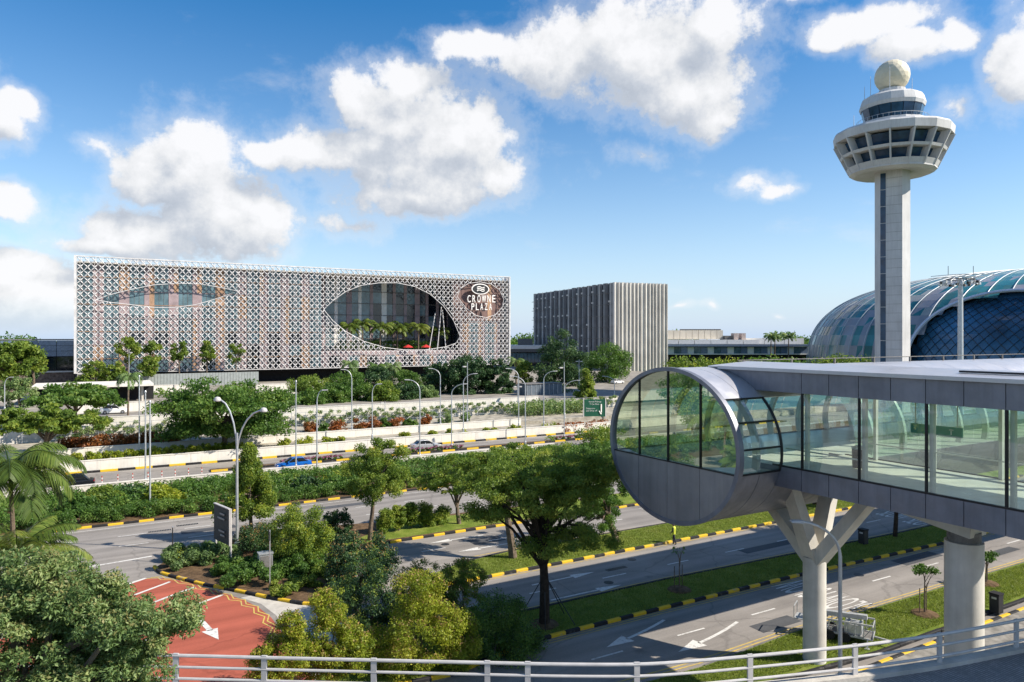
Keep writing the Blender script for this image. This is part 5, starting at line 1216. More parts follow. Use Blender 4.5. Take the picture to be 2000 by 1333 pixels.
car('black car passing the row of striped marker posts', (PV(140,93.9), 93.9, 0.01), R(180), M_bk, True)
car('white car parked before the white boundary wall', (PV(222,147), 147, 3.33), 0, M_wc, True)
car('grey car on the drive below the pleated block', (PV(1200,190), 190, 3.3), R(20), M_silver); car('white car on the drive below the pleated block', (PV(1206,168), 168, 3.3), R(10), M_wc)
car('dark parked car behind the green road sign', (PV(1162,128), 128, 0.0), R(0), M_bk)
# flower median of the expressway
fm = struct('flower_median', MB().box(12, 97.0, -0.05, 120, 98.2, 0.18), M_soil)
for i in range(54):
    u = 12+i*2.0; 
    for vv in (96.88,): obj('kerb_stone', MB().box(u, vv-.12, 0, u+1.98, vv+.12, 0.24), M_yel if i % 2 == 0 else M_blk, fm)
hedge('flower_bed', 'pink flower bed on the expressway median near the blue car', PV(545,97.6), PV(668,97.6), 97.1, 98.1, 0.15, 0.5, L_green, 2600, 0.2, cat='flowers')
hedge('flower_bed', 'pink flower bed on the expressway median near the silver sedan', PV(770,97.6), PV(905,97.6), 97.1, 98.1, 0.15, 0.5, L_green, 2600, 0.2, cat='flowers')
hedge('flower_bed', 'pink flower bed on the expressway median near the striped wall end', PV(1080,97.6), PV(1160,97.6), 97.1, 98.1, 0.15, 0.5, L_green, 1800, 0.2, cat='flowers')
for o in [o for o in bpy.data.objects if o.name.startswith('flower_bed')]:
    SEED[0] += 1; rg = np.random.default_rng(SEED[0]); L = 8; me = [c for c in o.children if c.name.startswith('foliage')][0].data
    xs = np.array([v.co.x for v in me.vertices]); C = [(x, (rg.random()-.5)*0.8, 0.42+0.12*rg.random(), 0.22, rg.random()) for x in np.linspace(xs.min()+.2, xs.max()-.2, 60)]
    link('blossoms', leaf_mesh('blossoms', C, 1500, 0.13, L_pink, rg), o)
# striped marker posts
M_ro = mat('marker_red', (0.45,0.05,0.03), 0.6, var=0.1)
def marker(): 
    t = thing('marker_post', 'slim red and white striped marker post in a row on the expressway', 'marker post', (0,0,0), 0, 'row of striped marker posts')
    obj('base', MB().lathe([(0.16,0),(0.16,0.05),(0.06,0.08)], 10), M_dark, t)
    for k in range(5): obj('band', MB().lathe([(0.05,0.06+k*.2),(0.05,0.26+k*.2)], 8), M_ro if k % 2 == 0 else M_whp, t)
    return t
mk = marker(); first = True
for px, y in ((135,952),(168,950),(199,948),(230,945),(259,942),(289,940),(316,937),(342,934),(368,932),(394,930)):
    u, v = G(px, y); loc = (u, v, 0.006)
    if first: mk.location = loc; first = False
    else: dup(mk, loc)
for px, y in ((170,952),(230,947),(289,942),(342,936)): u, v = G(px, y); strip(road2, [(u-0.5, v-0.35), (u+2.2, v+0.25)], 0.16, M_paint, 0.014)
# ================================================================== signs
M_sgrey = mat('sign_grey', (0.055,0.06,0.06), 0.75, 0.0, var=0.1)
sb = thing('sign_board', 'tall grey board on two posts seen from the side on the island', 'sign', (8.0, 57.6, 0.14)); A, Bq = Vector((0.35,-1.25,0)), Vector((-0.35,1.25,0))
for q in (A, Bq): obj('post', MB().tube([q, q+Vector((0,0,4.1))], 0.07, 8), M_rail, sb, smooth=True)
obj('panel', MB().beam(A+Vector((-.1,-.0,2.75)), Bq+Vector((-.1,0,2.75)), 0.12, 2.7), M_sgrey, sb)
obj('frame', MB().beam(A+Vector((-.1,-.1,4.12)), Bq+Vector((-.1,.1,4.12)), 0.2, 0.06).beam(A+Vector((-.1,-.12,1.38)), A+Vector((-.1,-.12,4.12)), 0.16, 0.1, up=(1,0,0)), M_rail, sb)
dr = (Bq-A).normalized(); nn = Vector((-dr.y, dr.x, 0)); nn = nn if nn.x < 0 else -nn
for k, (s0, s1, z) in enumerate(((0.5,1.3,3.6),(0.5,1.7,3.25),(0.5,1.5,2.3),(0.5,1.2,2.0))): obj('text_line', MB().beam(A+dr*s0+nn*0.17+Vector((-.1,0,z)), A+dr*s1+nn*0.17+Vector((-.1,0,z)), 0.02, 0.12), mat('faded_print', (0.3,0.31,0.31), 0.6), sb)
gsn = thing('road_sign', 'dark green direction sign with a white arrow by the expressway', 'sign', (PV(1166,111), 111.8, 0)); 
zt, zb_ = ZV(1166,780,111.8), ZV(1166,814,111.8); M_gn = mat('sign_green', (0.012,0.10,0.055), 0.5, var=0.06)
dR = Vector((0.93,-0.37,0)); hw = 2.15
P0, P1 = -dR*hw, dR*hw
obj('panel', MB().beam(P0+Vector((0,0,(zt+zb_)/2)), P1+Vector((0,0,(zt+zb_)/2)), 0.1, zt-zb_), M_gn, gsn)
for q in (P0*1.02, P1*1.02): obj('post', MB().box(q.x-.08, q.y-.08, -.1, q.x+.08, q.y+.08, zt+0.2), M_rail, gsn)
fn = Vector((-0.37,-0.93,0))*0.08; zc = (zt+zb_)/2
def onb(x, z): return dR*x+fn+Vector((0,0,zc+z))
obj('arrow', MB().beam(onb(1.35,-.9), onb(1.35,0.75), 0.03, 0.28, up=(1,0,0)).beam(onb(1.35,-1.2), onb(0.95,-.55), 0.03, 0.26, up=(1,0,0)), M_whp, gsn)
def signtext(txt, x, z, h):
    cu = bpy.data.curves.new('t', 'FONT'); cu.body = txt; cu.size = h; o = bpy.data.objects.new('t', cu); COL.objects.link(o); dg = bpy.context.evaluated_depsgraph_get(); me = bpy.data.meshes.new_from_object(o.evaluated_get(dg)); bpy.data.objects.remove(o); me.materials.clear(); me.materials.append(M_whp)
    p = onb(x, z)
    for v in me.vertices: q = dR*v.co.x+Vector((0,0,v.co.y))+p; v.co = q
    link('lettering', me, gsn)
signtext('Arrival Pick-up', -1.2, 1.1, 0.42); signtext('T Car Park', -1.0, 0.62, 0.42); signtext('Departure', -1.7, -0.2, 0.42); signtext('and Drop off', -1.7, -0.65, 0.42)
# utility cabinet and small post on the island
cb = thing('utility_cabinet', 'grey utility cabinet among the island shrubs', 'cabinet', (*G(518,1122,0.14), 0.14)); obj('body', MB().box(-.45,-.35,0,.45,.35,1.5), M_galv, cb); obj('door', MB().box(-.4,-.37,.12,.4,-.352,1.4), M_gryk, cb); obj('lid', MB().box(-.5,-.4,1.5,.5,.4,1.58), M_galv, cb)
sp_ = thing('sign_post', 'thin post standing in front of the grey cabinet', 'post', (*G(527,1152,0.14), 0.14)); obj('pole', MB().tube([(0,0,0),(0,0,4.0)], 0.035, 6), M_galv, sp_); obj('plate', MB().box(-.2,-.02,0,.2,.02,.06), M_galv, sp_); obj('sign_plate', MB().box(-.05,-.2,3.3,-.02,.2,3.9), M_sgrey, sp_)
sp2 = thing('sign_post', 'thin dark post at the tip of the planted island', 'post', (*G(337,1100), 0)); obj('pole', MB().tube([(0,0,0),(0,0,2.7)], 0.04, 6), M_dark, sp2); obj('cap', MB().lathe([(0.06,2.68),(0.06,2.74)], 8), M_galv, sp2)
for lab, px, y in (('dark litter bin on the shaded median behind the branching pier', 1686, 1062), ('dark litter bin beside the stout pier on the lawn', 1946, 1196)):
    u, v = G(px, y, 0.14); t = thing('litter_bin', lab, 'bin', (u, v, 0.14)); obj('body', MB().box(-.27,-.27,0,.27,.27,1.1), M_dark, t); obj('lid', MB().box(-.3,-.3,1.1,.3,.3,1.2), M_black, t); obj('slot', MB().box(-.28,-.14,.85,-.272,.14,.97), M_galv, t)
# green road shelter box far right of the upper road
sh_ = thing('guard_hut', 'grey mesh enclosure beside the upper road under the dark trees', 'hut', (PV(1055,146), 146, 3.3)); obj('mesh_wall', MB().box(-5,-2,0,5,2,2.6), mat('mesh_grey', (0.12,0.15,0.18), 0.7, 0.2), sh_); obj('roof', MB().box(-5.2,-2.2,2.6,5.2,2.2,2.75), M_gryk, sh_)
for k in range(9): obj('post', MB().box(-5+k*1.25-.04,-2.08,0,-5+k*1.25+.04,-2.0,2.6), M_galv, sh_)
# ================================================================== white lattice trailer on the lawn
def trailer():
    u, v = 36.0, 25.5; t = thing('folded_lift_trailer', 'white tubular lift trailer parked on the lawn beside the branching pier', 'trailer', (u, v, 0.14), R(-62)); t.scale = (0.8, 0.8, 0.8)
    M_tr = mat('trailer_white', (0.42,0.43,0.43), 0.5, 0.2, var=0.12, scale=3)
    L, Wd = 4.4, 1.5
    for y in (-Wd/2, Wd/2):
        b = MB()
        for z0, z1 in ((0.55,0.75),(1.35,1.7)): b.beam((-L/2,y,z0), (L/2,y,z1-0.25), 0.1, 0.1)
        for i in range(9):
            x = -L/2+L*i/8; b.beam((x,y,0.56+.0*i), (x,y,1.36), 0.06, 0.06, up=(1,0,0))
            if i < 8: b.beam((x,y,0.58), (x+L/8,y,1.36) if i % 2 else (x+L/8,y,0.6), 0.045, 0.045)
        obj('side_frame', b, M_tr, t)
    b = MB()
    for i in range(7): x = -L/2+L*i/6; b.beam((x,-Wd/2,1.36), (x,Wd/2,1.36), 0.06, 0.06); b.beam((x,-Wd/2,0.6), (x,Wd/2,0.6), 0.06, 0.06)
    obj('cross_bars', b, M_tr, t)
    obj('base_plate', MB().box(-L/2,-Wd/2,.42,L/2,Wd/2,.54), M_gryk, t)
    obj('tow_bar', MB().beam((L/2,0,.5),(L/2+1.2,0,.4),.1,.1), M_tr, t)
    obj('mast', MB().beam((-L/2+.2,0,1.5),(L/2-.4,0,1.75),.34,.3).beam((-L/2+.4,.4,1.55),(L/2-.8,.4,1.6),.14,.14), M_tr, t)
    obj('engine_box', MB().box(.4,-.55,.55,1.5,.55,1.25), M_galv, t); obj('basket', MB().box(-L/2-.7,-.6,.9,-L/2-.02,.6,.96).beam((-L/2-.68,-.6,.9),(-L/2-.68,-.6,1.8),.05,.05).beam((-L/2-.68,.6,.9),(-L/2-.68,.6,1.8),.05,.05).beam((-L/2-.68,-.6,1.8),(-L/2-.68,.6,1.8),.05,.05), M_tr, t)
    for x in (-0.5, 0.5):
        for y in (-Wd/2-.05, Wd/2+.05):
            w = MB().lathe([(0.12,-0.1),(0.33,-0.1),(0.35,0),(0.33,0.1),(0.12,0.1)], 16); w.V = [(a, c, b_) for a, b_, c in w.V]; obj('wheel', w, M_tyre, t, loc=(x, y, 0.35))
    for x in (-L/2+.3, L/2-.3):
        for y in (-Wd/2-.1, Wd/2+.1): obj('outrigger', MB().beam((x,y,.55),(x,y*1.35,0.0),.08,.08).box(x-.15,y*1.35-.15,-.02,x+.15,y*1.35+.15,.04), M_tr, t)
trailer()
# ================================================================== worker by the kerb
def worker():
    u, v = G(1316, 1064, 0.0); me = bpy.data.meshes.new('body')
    J = [(0,0,.93),(0,0,1.12),(0,.01,1.38),(0,.02,1.50),(0.02,.03,1.62),
         (.10,0,.90),(.11,.08,.50),(.12,.0,.08),(.12,.14,.05),(-.10,0,.90),(-.12,-.10,.50),(-.12,-.22,.10),(-.12,-.08,.05),
         (.19,.01,1.40),(.25,.06,1.14),(.22,.22,.98),(-.19,.01,1.40),(-.26,.05,1.14),(-.2,.2,1.0)]
    E = [(0,1),(1,2),(2,3),(3,4),(0,5),(5,6),(6,7),(7,8),(0,9),(9,10),(10,11),(11,12),(2,13),(13,14),(14,15),(2,16),(16,17),(17,18)]
    Rd = [.14,.13,.15,.06,.09,.10,.075,.05,.045,.10,.075,.05,.045,.065,.05,.04,.065,.05,.04]
    me.from_pydata(J, E, []); M_sk = mat('work_clothes', (0.03,0.032,0.045), 0.8, var=0.2); me.materials.append(M_sk)
    t = thing('person', 'worker in a yellow vest and cap walking along the striped kerb', 'person', (u, v, 0.0), R(35))
    o = link('body', me, t); md = o.modifiers.new('skin', 'SKIN'); sv = me.skin_vertices[0].data
    for i, r in enumerate(Rd): sv[i].radius = (r, r)
    sv[0].use_root = True; sb_ = o.modifiers.new('sub', 'SUBSURF'); sb_.levels = 2; sb_.render_levels = 2
    M_ve = mat('hi_vis_yellow', (0.55,0.60,0.06), 0.6, var=0.08); M_skin = mat('skin', (0.30,0.17,0.11), 0.6, var=0.05)
    b = MB(); pr = [(.175,.85),(.185,1.0),(.19,1.2),(.215,1.38),(.16,1.47),(.08,1.51)]; b.lathe(pr, 16); b.V = [(x*1.08, y*.8+.01, z) for x, y, z in b.V]; obj('vest', b, M_ve, t, smooth=True)
    b = MB().lathe([(.03,1.50),(.075,1.54),(.095,1.62),(.098,1.68),(.07,1.76),(.02,1.78)], 14); b.V = [(x*.9+.02, y+.035, z) for x, y, z in b.V]; obj('head', b, M_skin, t, smooth=True)
    b = MB().lathe([(.115,1.675),(.112,1.72),(.085,1.79),(.03,1.815)], 14); b.V = [(x*.95+.02, y+.035, z) for x, y, z in b.V]; b.box(-.06,.10,1.675,.1,.2,1.69); obj('cap', b, M_ve, t, smooth=True)
    for x, y in ((.22,.24),(-.2,.22)):
        b = MB()
        for k in range(4): b.tube([(x-.03+.02*k, y, .96), (x-.03+.02*k, y+.03, .90), (x-.03+.02*k, y+.02, .86-.01*(k in (1,2)))], .010, 5)
        b.tube([(x+.045, y-.01, .97), (x+.06, y+.03, .92)], .011, 5); b.box(x-.04, y-.02, .93, x+.045, y+.02, 1.0); obj('hand', b, M_skin, t, smooth=True)
worker()
# ================================================================== trees and planting
# near trees on the medians
plant('rain_tree', 'broad dark-trunked tree propped with wires on the shaded median', 'tree', [(895,856,1228,1075), (878,895,1030,1000), (1000,1000,1222,1135), (885,960,1020,1060), (1080,870,1232,1000), (930,900,1200,1060)], 1063, 35.3, 0.14, 'umbrella', L_mid, 66000, 0.165, 110, 0.19, trunk=0.26, bark=M_trunkd, limbs=26, dy=0.75)
pr = bpy.data.objects['rain_tree']
for k, (dx, dy) in enumerate(((-1.9,0.4),(-0.5,-0.9),(1.5,-1.0),(1.9,0.7))): obj('prop_wire', MB().tube([(dx,dy,0),(0.05,0.05,2.9)], 0.03, 5), M_dark, pr)
obj('mulch_ring', MB().lathe([(0.9,-0.02),(0.8,0.05),(0.3,0.1)], 16), M_soil, pr)
plant('roadside_tree', 'pale-trunked tree on the lit lawn behind the propped tree', 'tree', (870,862,1080,1000), 1002, 47.2, 0.14, 'umbrella', L_mid, 18000, 0.2, 50, 0.24, trunk=0.27, limbs=12, dy=0.7)
plant('roadside_tree', 'leaning tree between the propped tree and the round drum', 'tree', (1090,850,1236,1050), 1205, 46.6, 0.14, 'round', L_green, 19000, 0.19, 50, 0.24, trunk=0.22, limbs=14, dy=0.8)
plant('roadside_tree', 'low-crowned tree with a bare crooked branch beside the clipped shrubs', 'tree', (812,888,955,1005), 897, 58.2, 0.14, 'umbrella', L_mid, 8500, 0.26, 34, 0.26, trunk=0.17, limbs=9)
plant('roadside_tree', 'upright bushy tree with a leaning trunk next to the clipped shrubs', 'tree', (668,853,805,985), 722, 57.2, 0.14, 'round', (L_mid), 17000, 0.21, 50, 0.26, trunk=0.17, limbs=9)
plant('roadside_tree', 'yellow-tipped tree beside the double-headed lamp post', 'tree', (405,868,568,1012), 490, 62.2, 0.14, 'cone', (L_mid, L_yel), 18000, 0.22, 60, 0.25, trunk=0.15, limbs=10)
plant('roadside_tree', 'small tree under the bridge on the far lawn', 'tree', (1560,880,1700,960), 1590, 47.0, 0.14, 'umbrella', L_green, 5000, 0.26, 26, 0.28, trunk=0.2, limbs=8, bark=M_trunkd)
plant('roadside_tree', 'slim dark-trunked tree on the shaded median under the bridge', 'tree', (1690,840,1830,940), 1748, 36.0, 0.14, 'umbrella', L_green, 5000, 0.26, 26, 0.28, trunk=0.16, limbs=8, bark=M_trunkd)
plant('roadside_tree', 'tree with a crooked dark trunk behind the branching pier', 'tree', (1480,880,1580,965), 1570, 46.0, 0.14, 'umbrella', L_green, 4000, 0.26, 22, 0.28, trunk=0.16, limbs=6, bark=M_trunkd)
# young staked trees
for lab, px, v, y0, w, N in (('young staked tree on the sunny lawn between the piers', 1806, 25.0, 1095, 58, 420), ('young staked tree behind the stout pier', 1926, 26.0, 1066, 44, 380), ('bare young sapling on the shaded median', 1327, 35.6, 1062, 40, 36)):
    Z = depthV(px, v); yb = HY+FPX*(CAM_H-0.14)/Z; t = plant('young_tree', lab, 'tree', (px-w/2, y0, px+w/2, y0+46), px, v, 0.14, 'umbrella', L_green, N, 0.22, 9, 0.4, trunk=0.045, limbs=6)
    obj('mulch_ring', MB().lathe([(0.85,-0.02),(0.7,0.08),(0.3,0.12)], 14), M_soil, t)
    for dx in (-0.35, 0.35): obj('stake', MB().tube([(dx,0.1,0),(dx,0.1,1.6)], 0.03, 5), M_trunk, t)
# clipped columnar shrubs on the median
for i, (x0, x1, y0) in enumerate(((735,768,992),(766,792,981),(790,818,978),(816,850,977),(846,880,985))):
    plant('columnar_shrub', 'clipped columnar shrub in the short row on the median lawn', 'shrub', (x0,y0,x1,1042+(-4*i)), (x0+x1)/2, 58.6+0.12*i, 0.14, 'box', L_mid, 4200, 0.2, 34, 0.6, trunk=0.05, group='row of clipped columnar shrubs', limbs=3)
# shrubs at the near island: yellow green and dark trees
NI = 'shrubs by the ramp railing'
for lab, box, tpx, v, m, N, st in (
 ('tall yellow green shrub with pinkish tips by the railing', [(735,1150,915,1330), (770,1103,875,1200), (700,1210,800,1330), (860,1180,945,1320)], 822, 33.6, (L_yel, L_tip), 26000, 'round'),
 ('pointed yellow green shrub beside the red lane', [(590,1190,710,1330), (605,1138,680,1230), (560,1240,660,1330), (650,1220,730,1330)], 637, 33.8, (L_yel, L_tip), 17000, 'round'),
 ('low yellow shrub leaning over the red lane edge', [(490,1235,610,1340), (535,1185,600,1270), (480,1260,560,1340)], 548, 33.2, (L_yel, L_tip), 11000, 'round'),
 ('dark green shrub crowding between the yellow shrubs', [(640,1070,810,1290), (660,1180,760,1320)], 725, 38.5, (L_dark, L_mid), 20000, 'round'),
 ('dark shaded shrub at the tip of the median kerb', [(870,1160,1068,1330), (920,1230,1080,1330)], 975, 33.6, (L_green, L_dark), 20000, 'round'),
 ('olive shrub with russet tips behind the yellow shrub', (850,1088,960,1260), 905, 38.4, (L_mid, L_tip), 10000, 'round'),
 ('mid green shrub beside the dark one under the yellow tips', (770,1085,880,1220), 828, 39.5, (L_mid, L_tip), 9000, 'round'),
 ('dark green young tree behind the pointed shrub', (635,1035,775,1170), 705, 47.0, (L_dark, L_tip), 12000, 'round'),
 ('bright bush tree on the island in front of the wide road', [(520,985,652,1100), (540,1050,660,1135)], 590, 53.5, (L_mid, L_yel), 17000, 'round'),
 ('dense dark bush behind the bright island bush', (622,990,697,1075), 660, 58.0, L_dark, 7000, 'round'),
 ('dark clipped bush behind the sign board', (462,1028,562,1100), 515, 59.3, (L_dark, L_tip), 8000, 'box'),
 ('low olive bush filling the island near the cabinet', (540,1075,655,1150), 596, 52.0, L_green, 8000, 'round'),
 ('leafy bush on the island soil near the kerb curve', (600,1090,700,1160), 650, 50.5, L_mid, 6000, 'round')):
    plant('shrub', lab, 'shrub', box, tpx, v, 0.1, st, m, N, 0.145 if v < 45 else 0.19, 60, 0.28, trunk=0.06, limbs=8)
hedge('ground_cover', 'leafy ground cover at the tip of the planted island', 4.2, 9.0, 56.0, 60.5, 0.14, 1.0, L_olive, 20000, 0.18, cat='ground cover')
hedge('ground_cover', 'dark leafy ground cover along the striped island kerb', 7.0, 12.5, 49.5, 56.5, 0.14, 0.9, L_green, 22000, 0.18, cat='ground cover')
hedge('ground_cover', 'low green ground cover near the thin post', 9.8, 12.8, 47.0, 50.0, 0.14, 0.6, L_mid, 6000, 0.16, cat='ground cover')
plant('shrub', 'rounded bright green shrub at the tip of the island', 'shrub', (340,1068,403,1105), 372, 58.6, 0.14, 'round', L_yel, 2600, 0.16, 22, 0.4, trunk=0.04, limbs=4)
plant('shrub', 'dark rounded shrub beside the bright one at the island tip', 'shrub', (336,1076,374,1108), 352, 59.3, 0.14, 'round', L_green, 1800, 0.16, 16, 0.4, trunk=0.04, limbs=4)
hedge('clipped_hedge', 'low clipped hedge along the striped kerb of the wide road', -12, 24, 74.4, 76.4, 0.14, 1.25, L_green, 34000, 0.17, wob=0.08)
hedge('clipped_hedge', 'low hedge behind the striped kerb past the island trees', 24.5, 60, 74.6, 76.6, 0.14, 1.0, L_mid, 16000, 0.2, wob=0.1)
rngb = random.Random(12); k = 0
BED = ['broad-leaved shrub beside the coconut palm in the planting bed', 'glossy shrub behind the clipped hedge below the black car', 'tall glossy shrub in the bed near the tall plain pole', 'yellowish shrub in the bed past the tall plain pole', 'dense shrub in the bed left of the yellow-tipped tree', 'shrub in the bed right of the yellow-tipped tree', 'shrub in the bed below the blue car', 'light green shrub in the bed beside the thin lamp post', 'dark shrub in the bed right of the thin lamp post', 'shrub in the bed below the white parapet end', 'shrub in the bed beside the upright bushy tree', 'shrub in the bed behind the low-crowned tree', 'last shrub of the bed before the propped tree']
for i, px in enumerate((150,205,255,318,372,560,600,650,690,745,800,850,905)):
    y0 = (965,950,946,945,942,925,930,926,925,925,925,930,925)[i]
    plant('bed_shrub', BED[i], 'shrub', (px-40,y0,px+40,y0+60), px, 79+1.7*(i % 3), 0.14, 'round', [L_green, L_mid, L_dark, L_mid][i % 4] if i not in (3, 7) else L_yel, 9000, 0.3, 34, 0.42, trunk=0.06, limbs=5, group='shrubs of the planting bed')
# far side of the expressway
plant('rain_tree', 'wide umbrella-crowned tree behind the white wall', 'tree', [(298,738,582,860), (310,800,480,890), (430,800,570,880)], 438, 108.5, 1.15, 'umbrella', L_green, 42000, 0.42, 90, 0.24, trunk=0.35, limbs=18, dy=0.8)
plant('rain_tree', 'low spreading tree below the slender palm', 'tree', (60,750,234,818), 148, 126, 1.7, 'umbrella', L_green, 11000, 0.5, 50, 0.24, trunk=0.3, limbs=10)
plant('rain_tree', 'light green spreading tree above the coconut palm', 'tree', (-40,786,206,885), 90, 109, 1.15, 'umbrella', L_mid, 15000, 0.45, 70, 0.22, trunk=0.3, limbs=12, dy=0.6)
plant('round_tree', 'big round bright green tree beside the dark glass block', 'tree', (-45,664,82,742), 22, 205, 3.3, 'round', L_mid, 12000, 0.75, 60, 0.26, trunk=0.4, limbs=8)
plant('round_tree', 'dark tree tucked behind the big round tree', 'tree', (40,668,86,745), 66, 215, 3.3, 'round', L_dark, 4000, 0.8, 26, 0.3, trunk=0.3, limbs=5)
TT = ['terrace tree nearest the lattice corner', 'second terrace tree beside the slim lamp', 'third terrace tree before the lattice screen', 'fourth terrace tree before the lattice screen', 'thin last terrace tree before the lattice screen']
for i, (px, y0, w, N) in enumerate(((250,655,46,2600),(297,662,42,2200),(350,664,36,2200),(404,664,36,2200),(461,666,32,1100))):
    plant('terrace_tree', TT[i], 'tree', (px-w/2,y0,px+w/2,714), px, 223, 6.6, 'round', L_mid, N, 0.6, 22, 0.34, trunk=0.16, limbs=6, group='row of terrace trees')
for lab, box, px, v, z0, m, N in (('bushy tree at the foot of the lattice corner', (155,702,212,770), 183, 212, 3.3, L_mid, 3600), ('bushy tree left of the slender palm', (205,708,250,760), 226, 210, 3.3, L_mid, 3200), ('low tree at the terrace front near the palm', (268,696,312,738), 290, 218, 6.6, L_mid, 2000),
 ('grey green clump below the bushy corner tree', (160,752,230,790), 195, 190, 3.3, L_dark, 2400),
 ('feathery tree by the curved white lamp', (0,735,66,800), 40, 168, 3.3, L_olive, 3200),
 ('dense dark evergreen under the hotel sign', (866,692,962,785), 915, 156, 3.3, L_dark, 15000), ('dark spreading evergreen next to the hotel corner', (930,700,1006,790), 972, 154, 3.3, L_dark, 12000), ('dark small tree below the oval opening', (835,700,885,785), 860, 160, 3.3, L_dark, 6000),
 ('tall dark green tree in front of the pleated block', [(1034,648,1150,780), (1050,700,1145,795)], 1092, 168, 3.3, L_dark, 26000), ('lighter leafy tree by the pleated front', (1130,668,1246,756), 1184, 176, 3.3, L_green, 16000), ('conical bright tree above the green road sign', (1112,715,1178,795), 1150, 132, 3.3, L_mid, 7000),
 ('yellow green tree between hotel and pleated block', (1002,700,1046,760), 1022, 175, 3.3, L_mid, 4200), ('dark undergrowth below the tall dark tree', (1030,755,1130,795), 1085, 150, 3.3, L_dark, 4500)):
    plant('background_tree', lab, 'tree', box, px, v, z0, 'round' if 'conical' not in lab else 'cone', m, N, 0.5 if v < 185 else 0.6, 50, 0.28, trunk=0.22, limbs=7)
for i, (x0, x1, y0) in enumerate(((575,640,762),(620,690,748),(670,740,742),(715,785,745),(760,830,748),(805,860,752))):
    plant('hedge_tree', ['first bushy tree of the hedge mass beside the white planter edge', 'bushy tree of the hedge mass under the left feathery palm', 'bushy tree of the hedge mass between two lamp posts', 'lighter bushy tree in the middle of the hedge mass', 'dark bushy tree of the hedge mass below the oval', 'olive bushy tree of the hedge mass next to the dark evergreen'][i], 'tree', (x0,y0,x1,806), (x0+x1)/2, 148+2*(i % 3), 3.3, 'round', [L_green, L_green, L_green, L_mid, L_dark, L_olive][i], 9500, 0.42, 50, 0.38, trunk=0.2, limbs=6, group='dense trees behind the upper road')
for i, (x0, x1, y0, y1) in enumerate(((640,720,722,775),(700,775,716,772),(755,830,722,775),(815,880,715,780),(560,650,735,775))):
    plant('backdrop_tree', ['tree behind the hedge mass at the feathery palm', 'tall tree behind the hedge mass below the oval', 'tree behind the hedge mass right of the feathery palms', 'dark tree between hedge mass and evergreen', 'low tree by the curved white planter edge'][i], 'tree', (x0,y0,x1,y1), (x0+x1)/2, 170, 3.3, 'round', [L_green, L_dark, L_green, L_dark, L_mid][i], 6500, 0.45, 40, 0.32, trunk=0.2, limbs=6)
# shrubs on the two terraces
YS = 'yellow green shrubs on the low terrace'; RS = 'russet shrubs on the upper terrace'
hedge('flower_strip', 'yellow green shrub strip above the white wall below the umbrella tree', PV(130,107), PV(470,107), 106, 108.4, 1.15, 0.9, L_yel, 9000, 0.3)
hedge('russet_hedge', 'long russet hedge behind the low white wall', PV(120,114), PV(350,114), 113, 115.5, 1.7, 1.5, L_red, 8000, 0.34)
for i, (px, w) in enumerate(((555,30),(598,34),(640,26),(662,20),(790,22),(845,20),(878,16),(907,22),(950,18),(968,14),(1002,20),(1020,16),(1075,40))):
    plant('terrace_shrub', 'small yellow green shrub on the low terrace behind the white wall', 'shrub', (px-w*.6, 853-(px-600)*0.06, px+w*.6, 876-(px-600)*0.06), px, 107, 1.15, 'round', L_yel, 800, 0.3, 10, 0.45, trunk=0.03, group=YS, limbs=2)
for i, (px, w, m) in enumerate(((605,28,L_red),(632,26,L_green),(665,34,L_red),(702,24,L_red),(732,34,L_red),(752,20,L_green),(775,30,L_red),(800,24,L_green),(832,22,L_red),(870,26,L_olive),(905,24,L_olive))):
    plant('terrace_shrub', ('rounded russet shrub' if m is L_red else 'rounded green shrub')+' on the upper terrace before the creeper fence', 'shrub', (px-w*.62, 820-(px-600)*0.05, px+w*.62, 858-(px-600)*0.06), px, 117, 1.7, 'round', m, 1700, 0.32, 16, 0.45, trunk=0.04, group=RS+(' red' if m is L_red else ' green'), limbs=2)
hedge('slope_shrubs', 'rough shrubs on the slope left of the green road sign', PV(1010,120), PV(1140,120), 117, 124, 1.6, 2.4, L_olive, 6000, 0.4, cat='shrubs')
hedge('russet_hedge', 'low russet hedge below the green road sign', PV(1095,104.5), PV(1190,104.5), 104.4, 106, 0.0, 1.6, L_red, 3000, 0.35)
hedge('clipped_hedge', 'bright hedge growing against the drum behind the propped tree', PV(1120,92), PV(1215,92), 86, 91, 0.1, 2.6, L_mid, 6000, 0.35)
# palms
palm('coconut_palm', 'large coconut palm beside the wide road with drooping fronds', (*WZ(28, 44), 0.1), 8.6, 22, 4.3, seed=3, leaflets=72, droop=1.2, ll=0.30, lw=0.023)
palm('coconut_palm', 'young palm clump below the coconut palm', (*WZ(35, 41), 0.1), 4.4, 17, 3.8, seed=8, leaflets=68, droop=0.85, ll=0.30, lw=0.023)
palm('slender_palm', 'slender tall palm before the canopy slab', (PV(250,142), 142, 3.3), CAM_H-(738-HY)*depthV(250,142)/FPX-3.3, 14, 3.2, L_olive, seed=5, leaflets=20, droop=1.5)
for i, (lab, px, v, yt) in enumerate((('feathery palm before the lattice foot left of the oval', 683, 176, 712), ('feathery palm before the lattice foot below the oval', 735, 176, 718), ('small feathery palm beside the hotel corner', 1008, 182, 706), ('feathery palm right of the pair below the oval', 765, 178, 716))):
    palm('feathery_palm', lab, (PV(px, v), v, 3.3), CAM_H-(yt-HY)*depthV(px, v)/FPX-3.3, 15, 3.6, L_olive if i != 1 else L_green, seed=20+i, leaflets=18, droop=1.4, tr=0.2)
COURT = ['courtyard palm nearest the left tip of the oval', 'second courtyard palm inside the oval', 'twin courtyard palm beside the red parasol', 'leaning courtyard palm left of the red parasol', 'tall courtyard palm between the red parasols', 'courtyard palm behind the white struts', 'low courtyard palm under the glass wall']
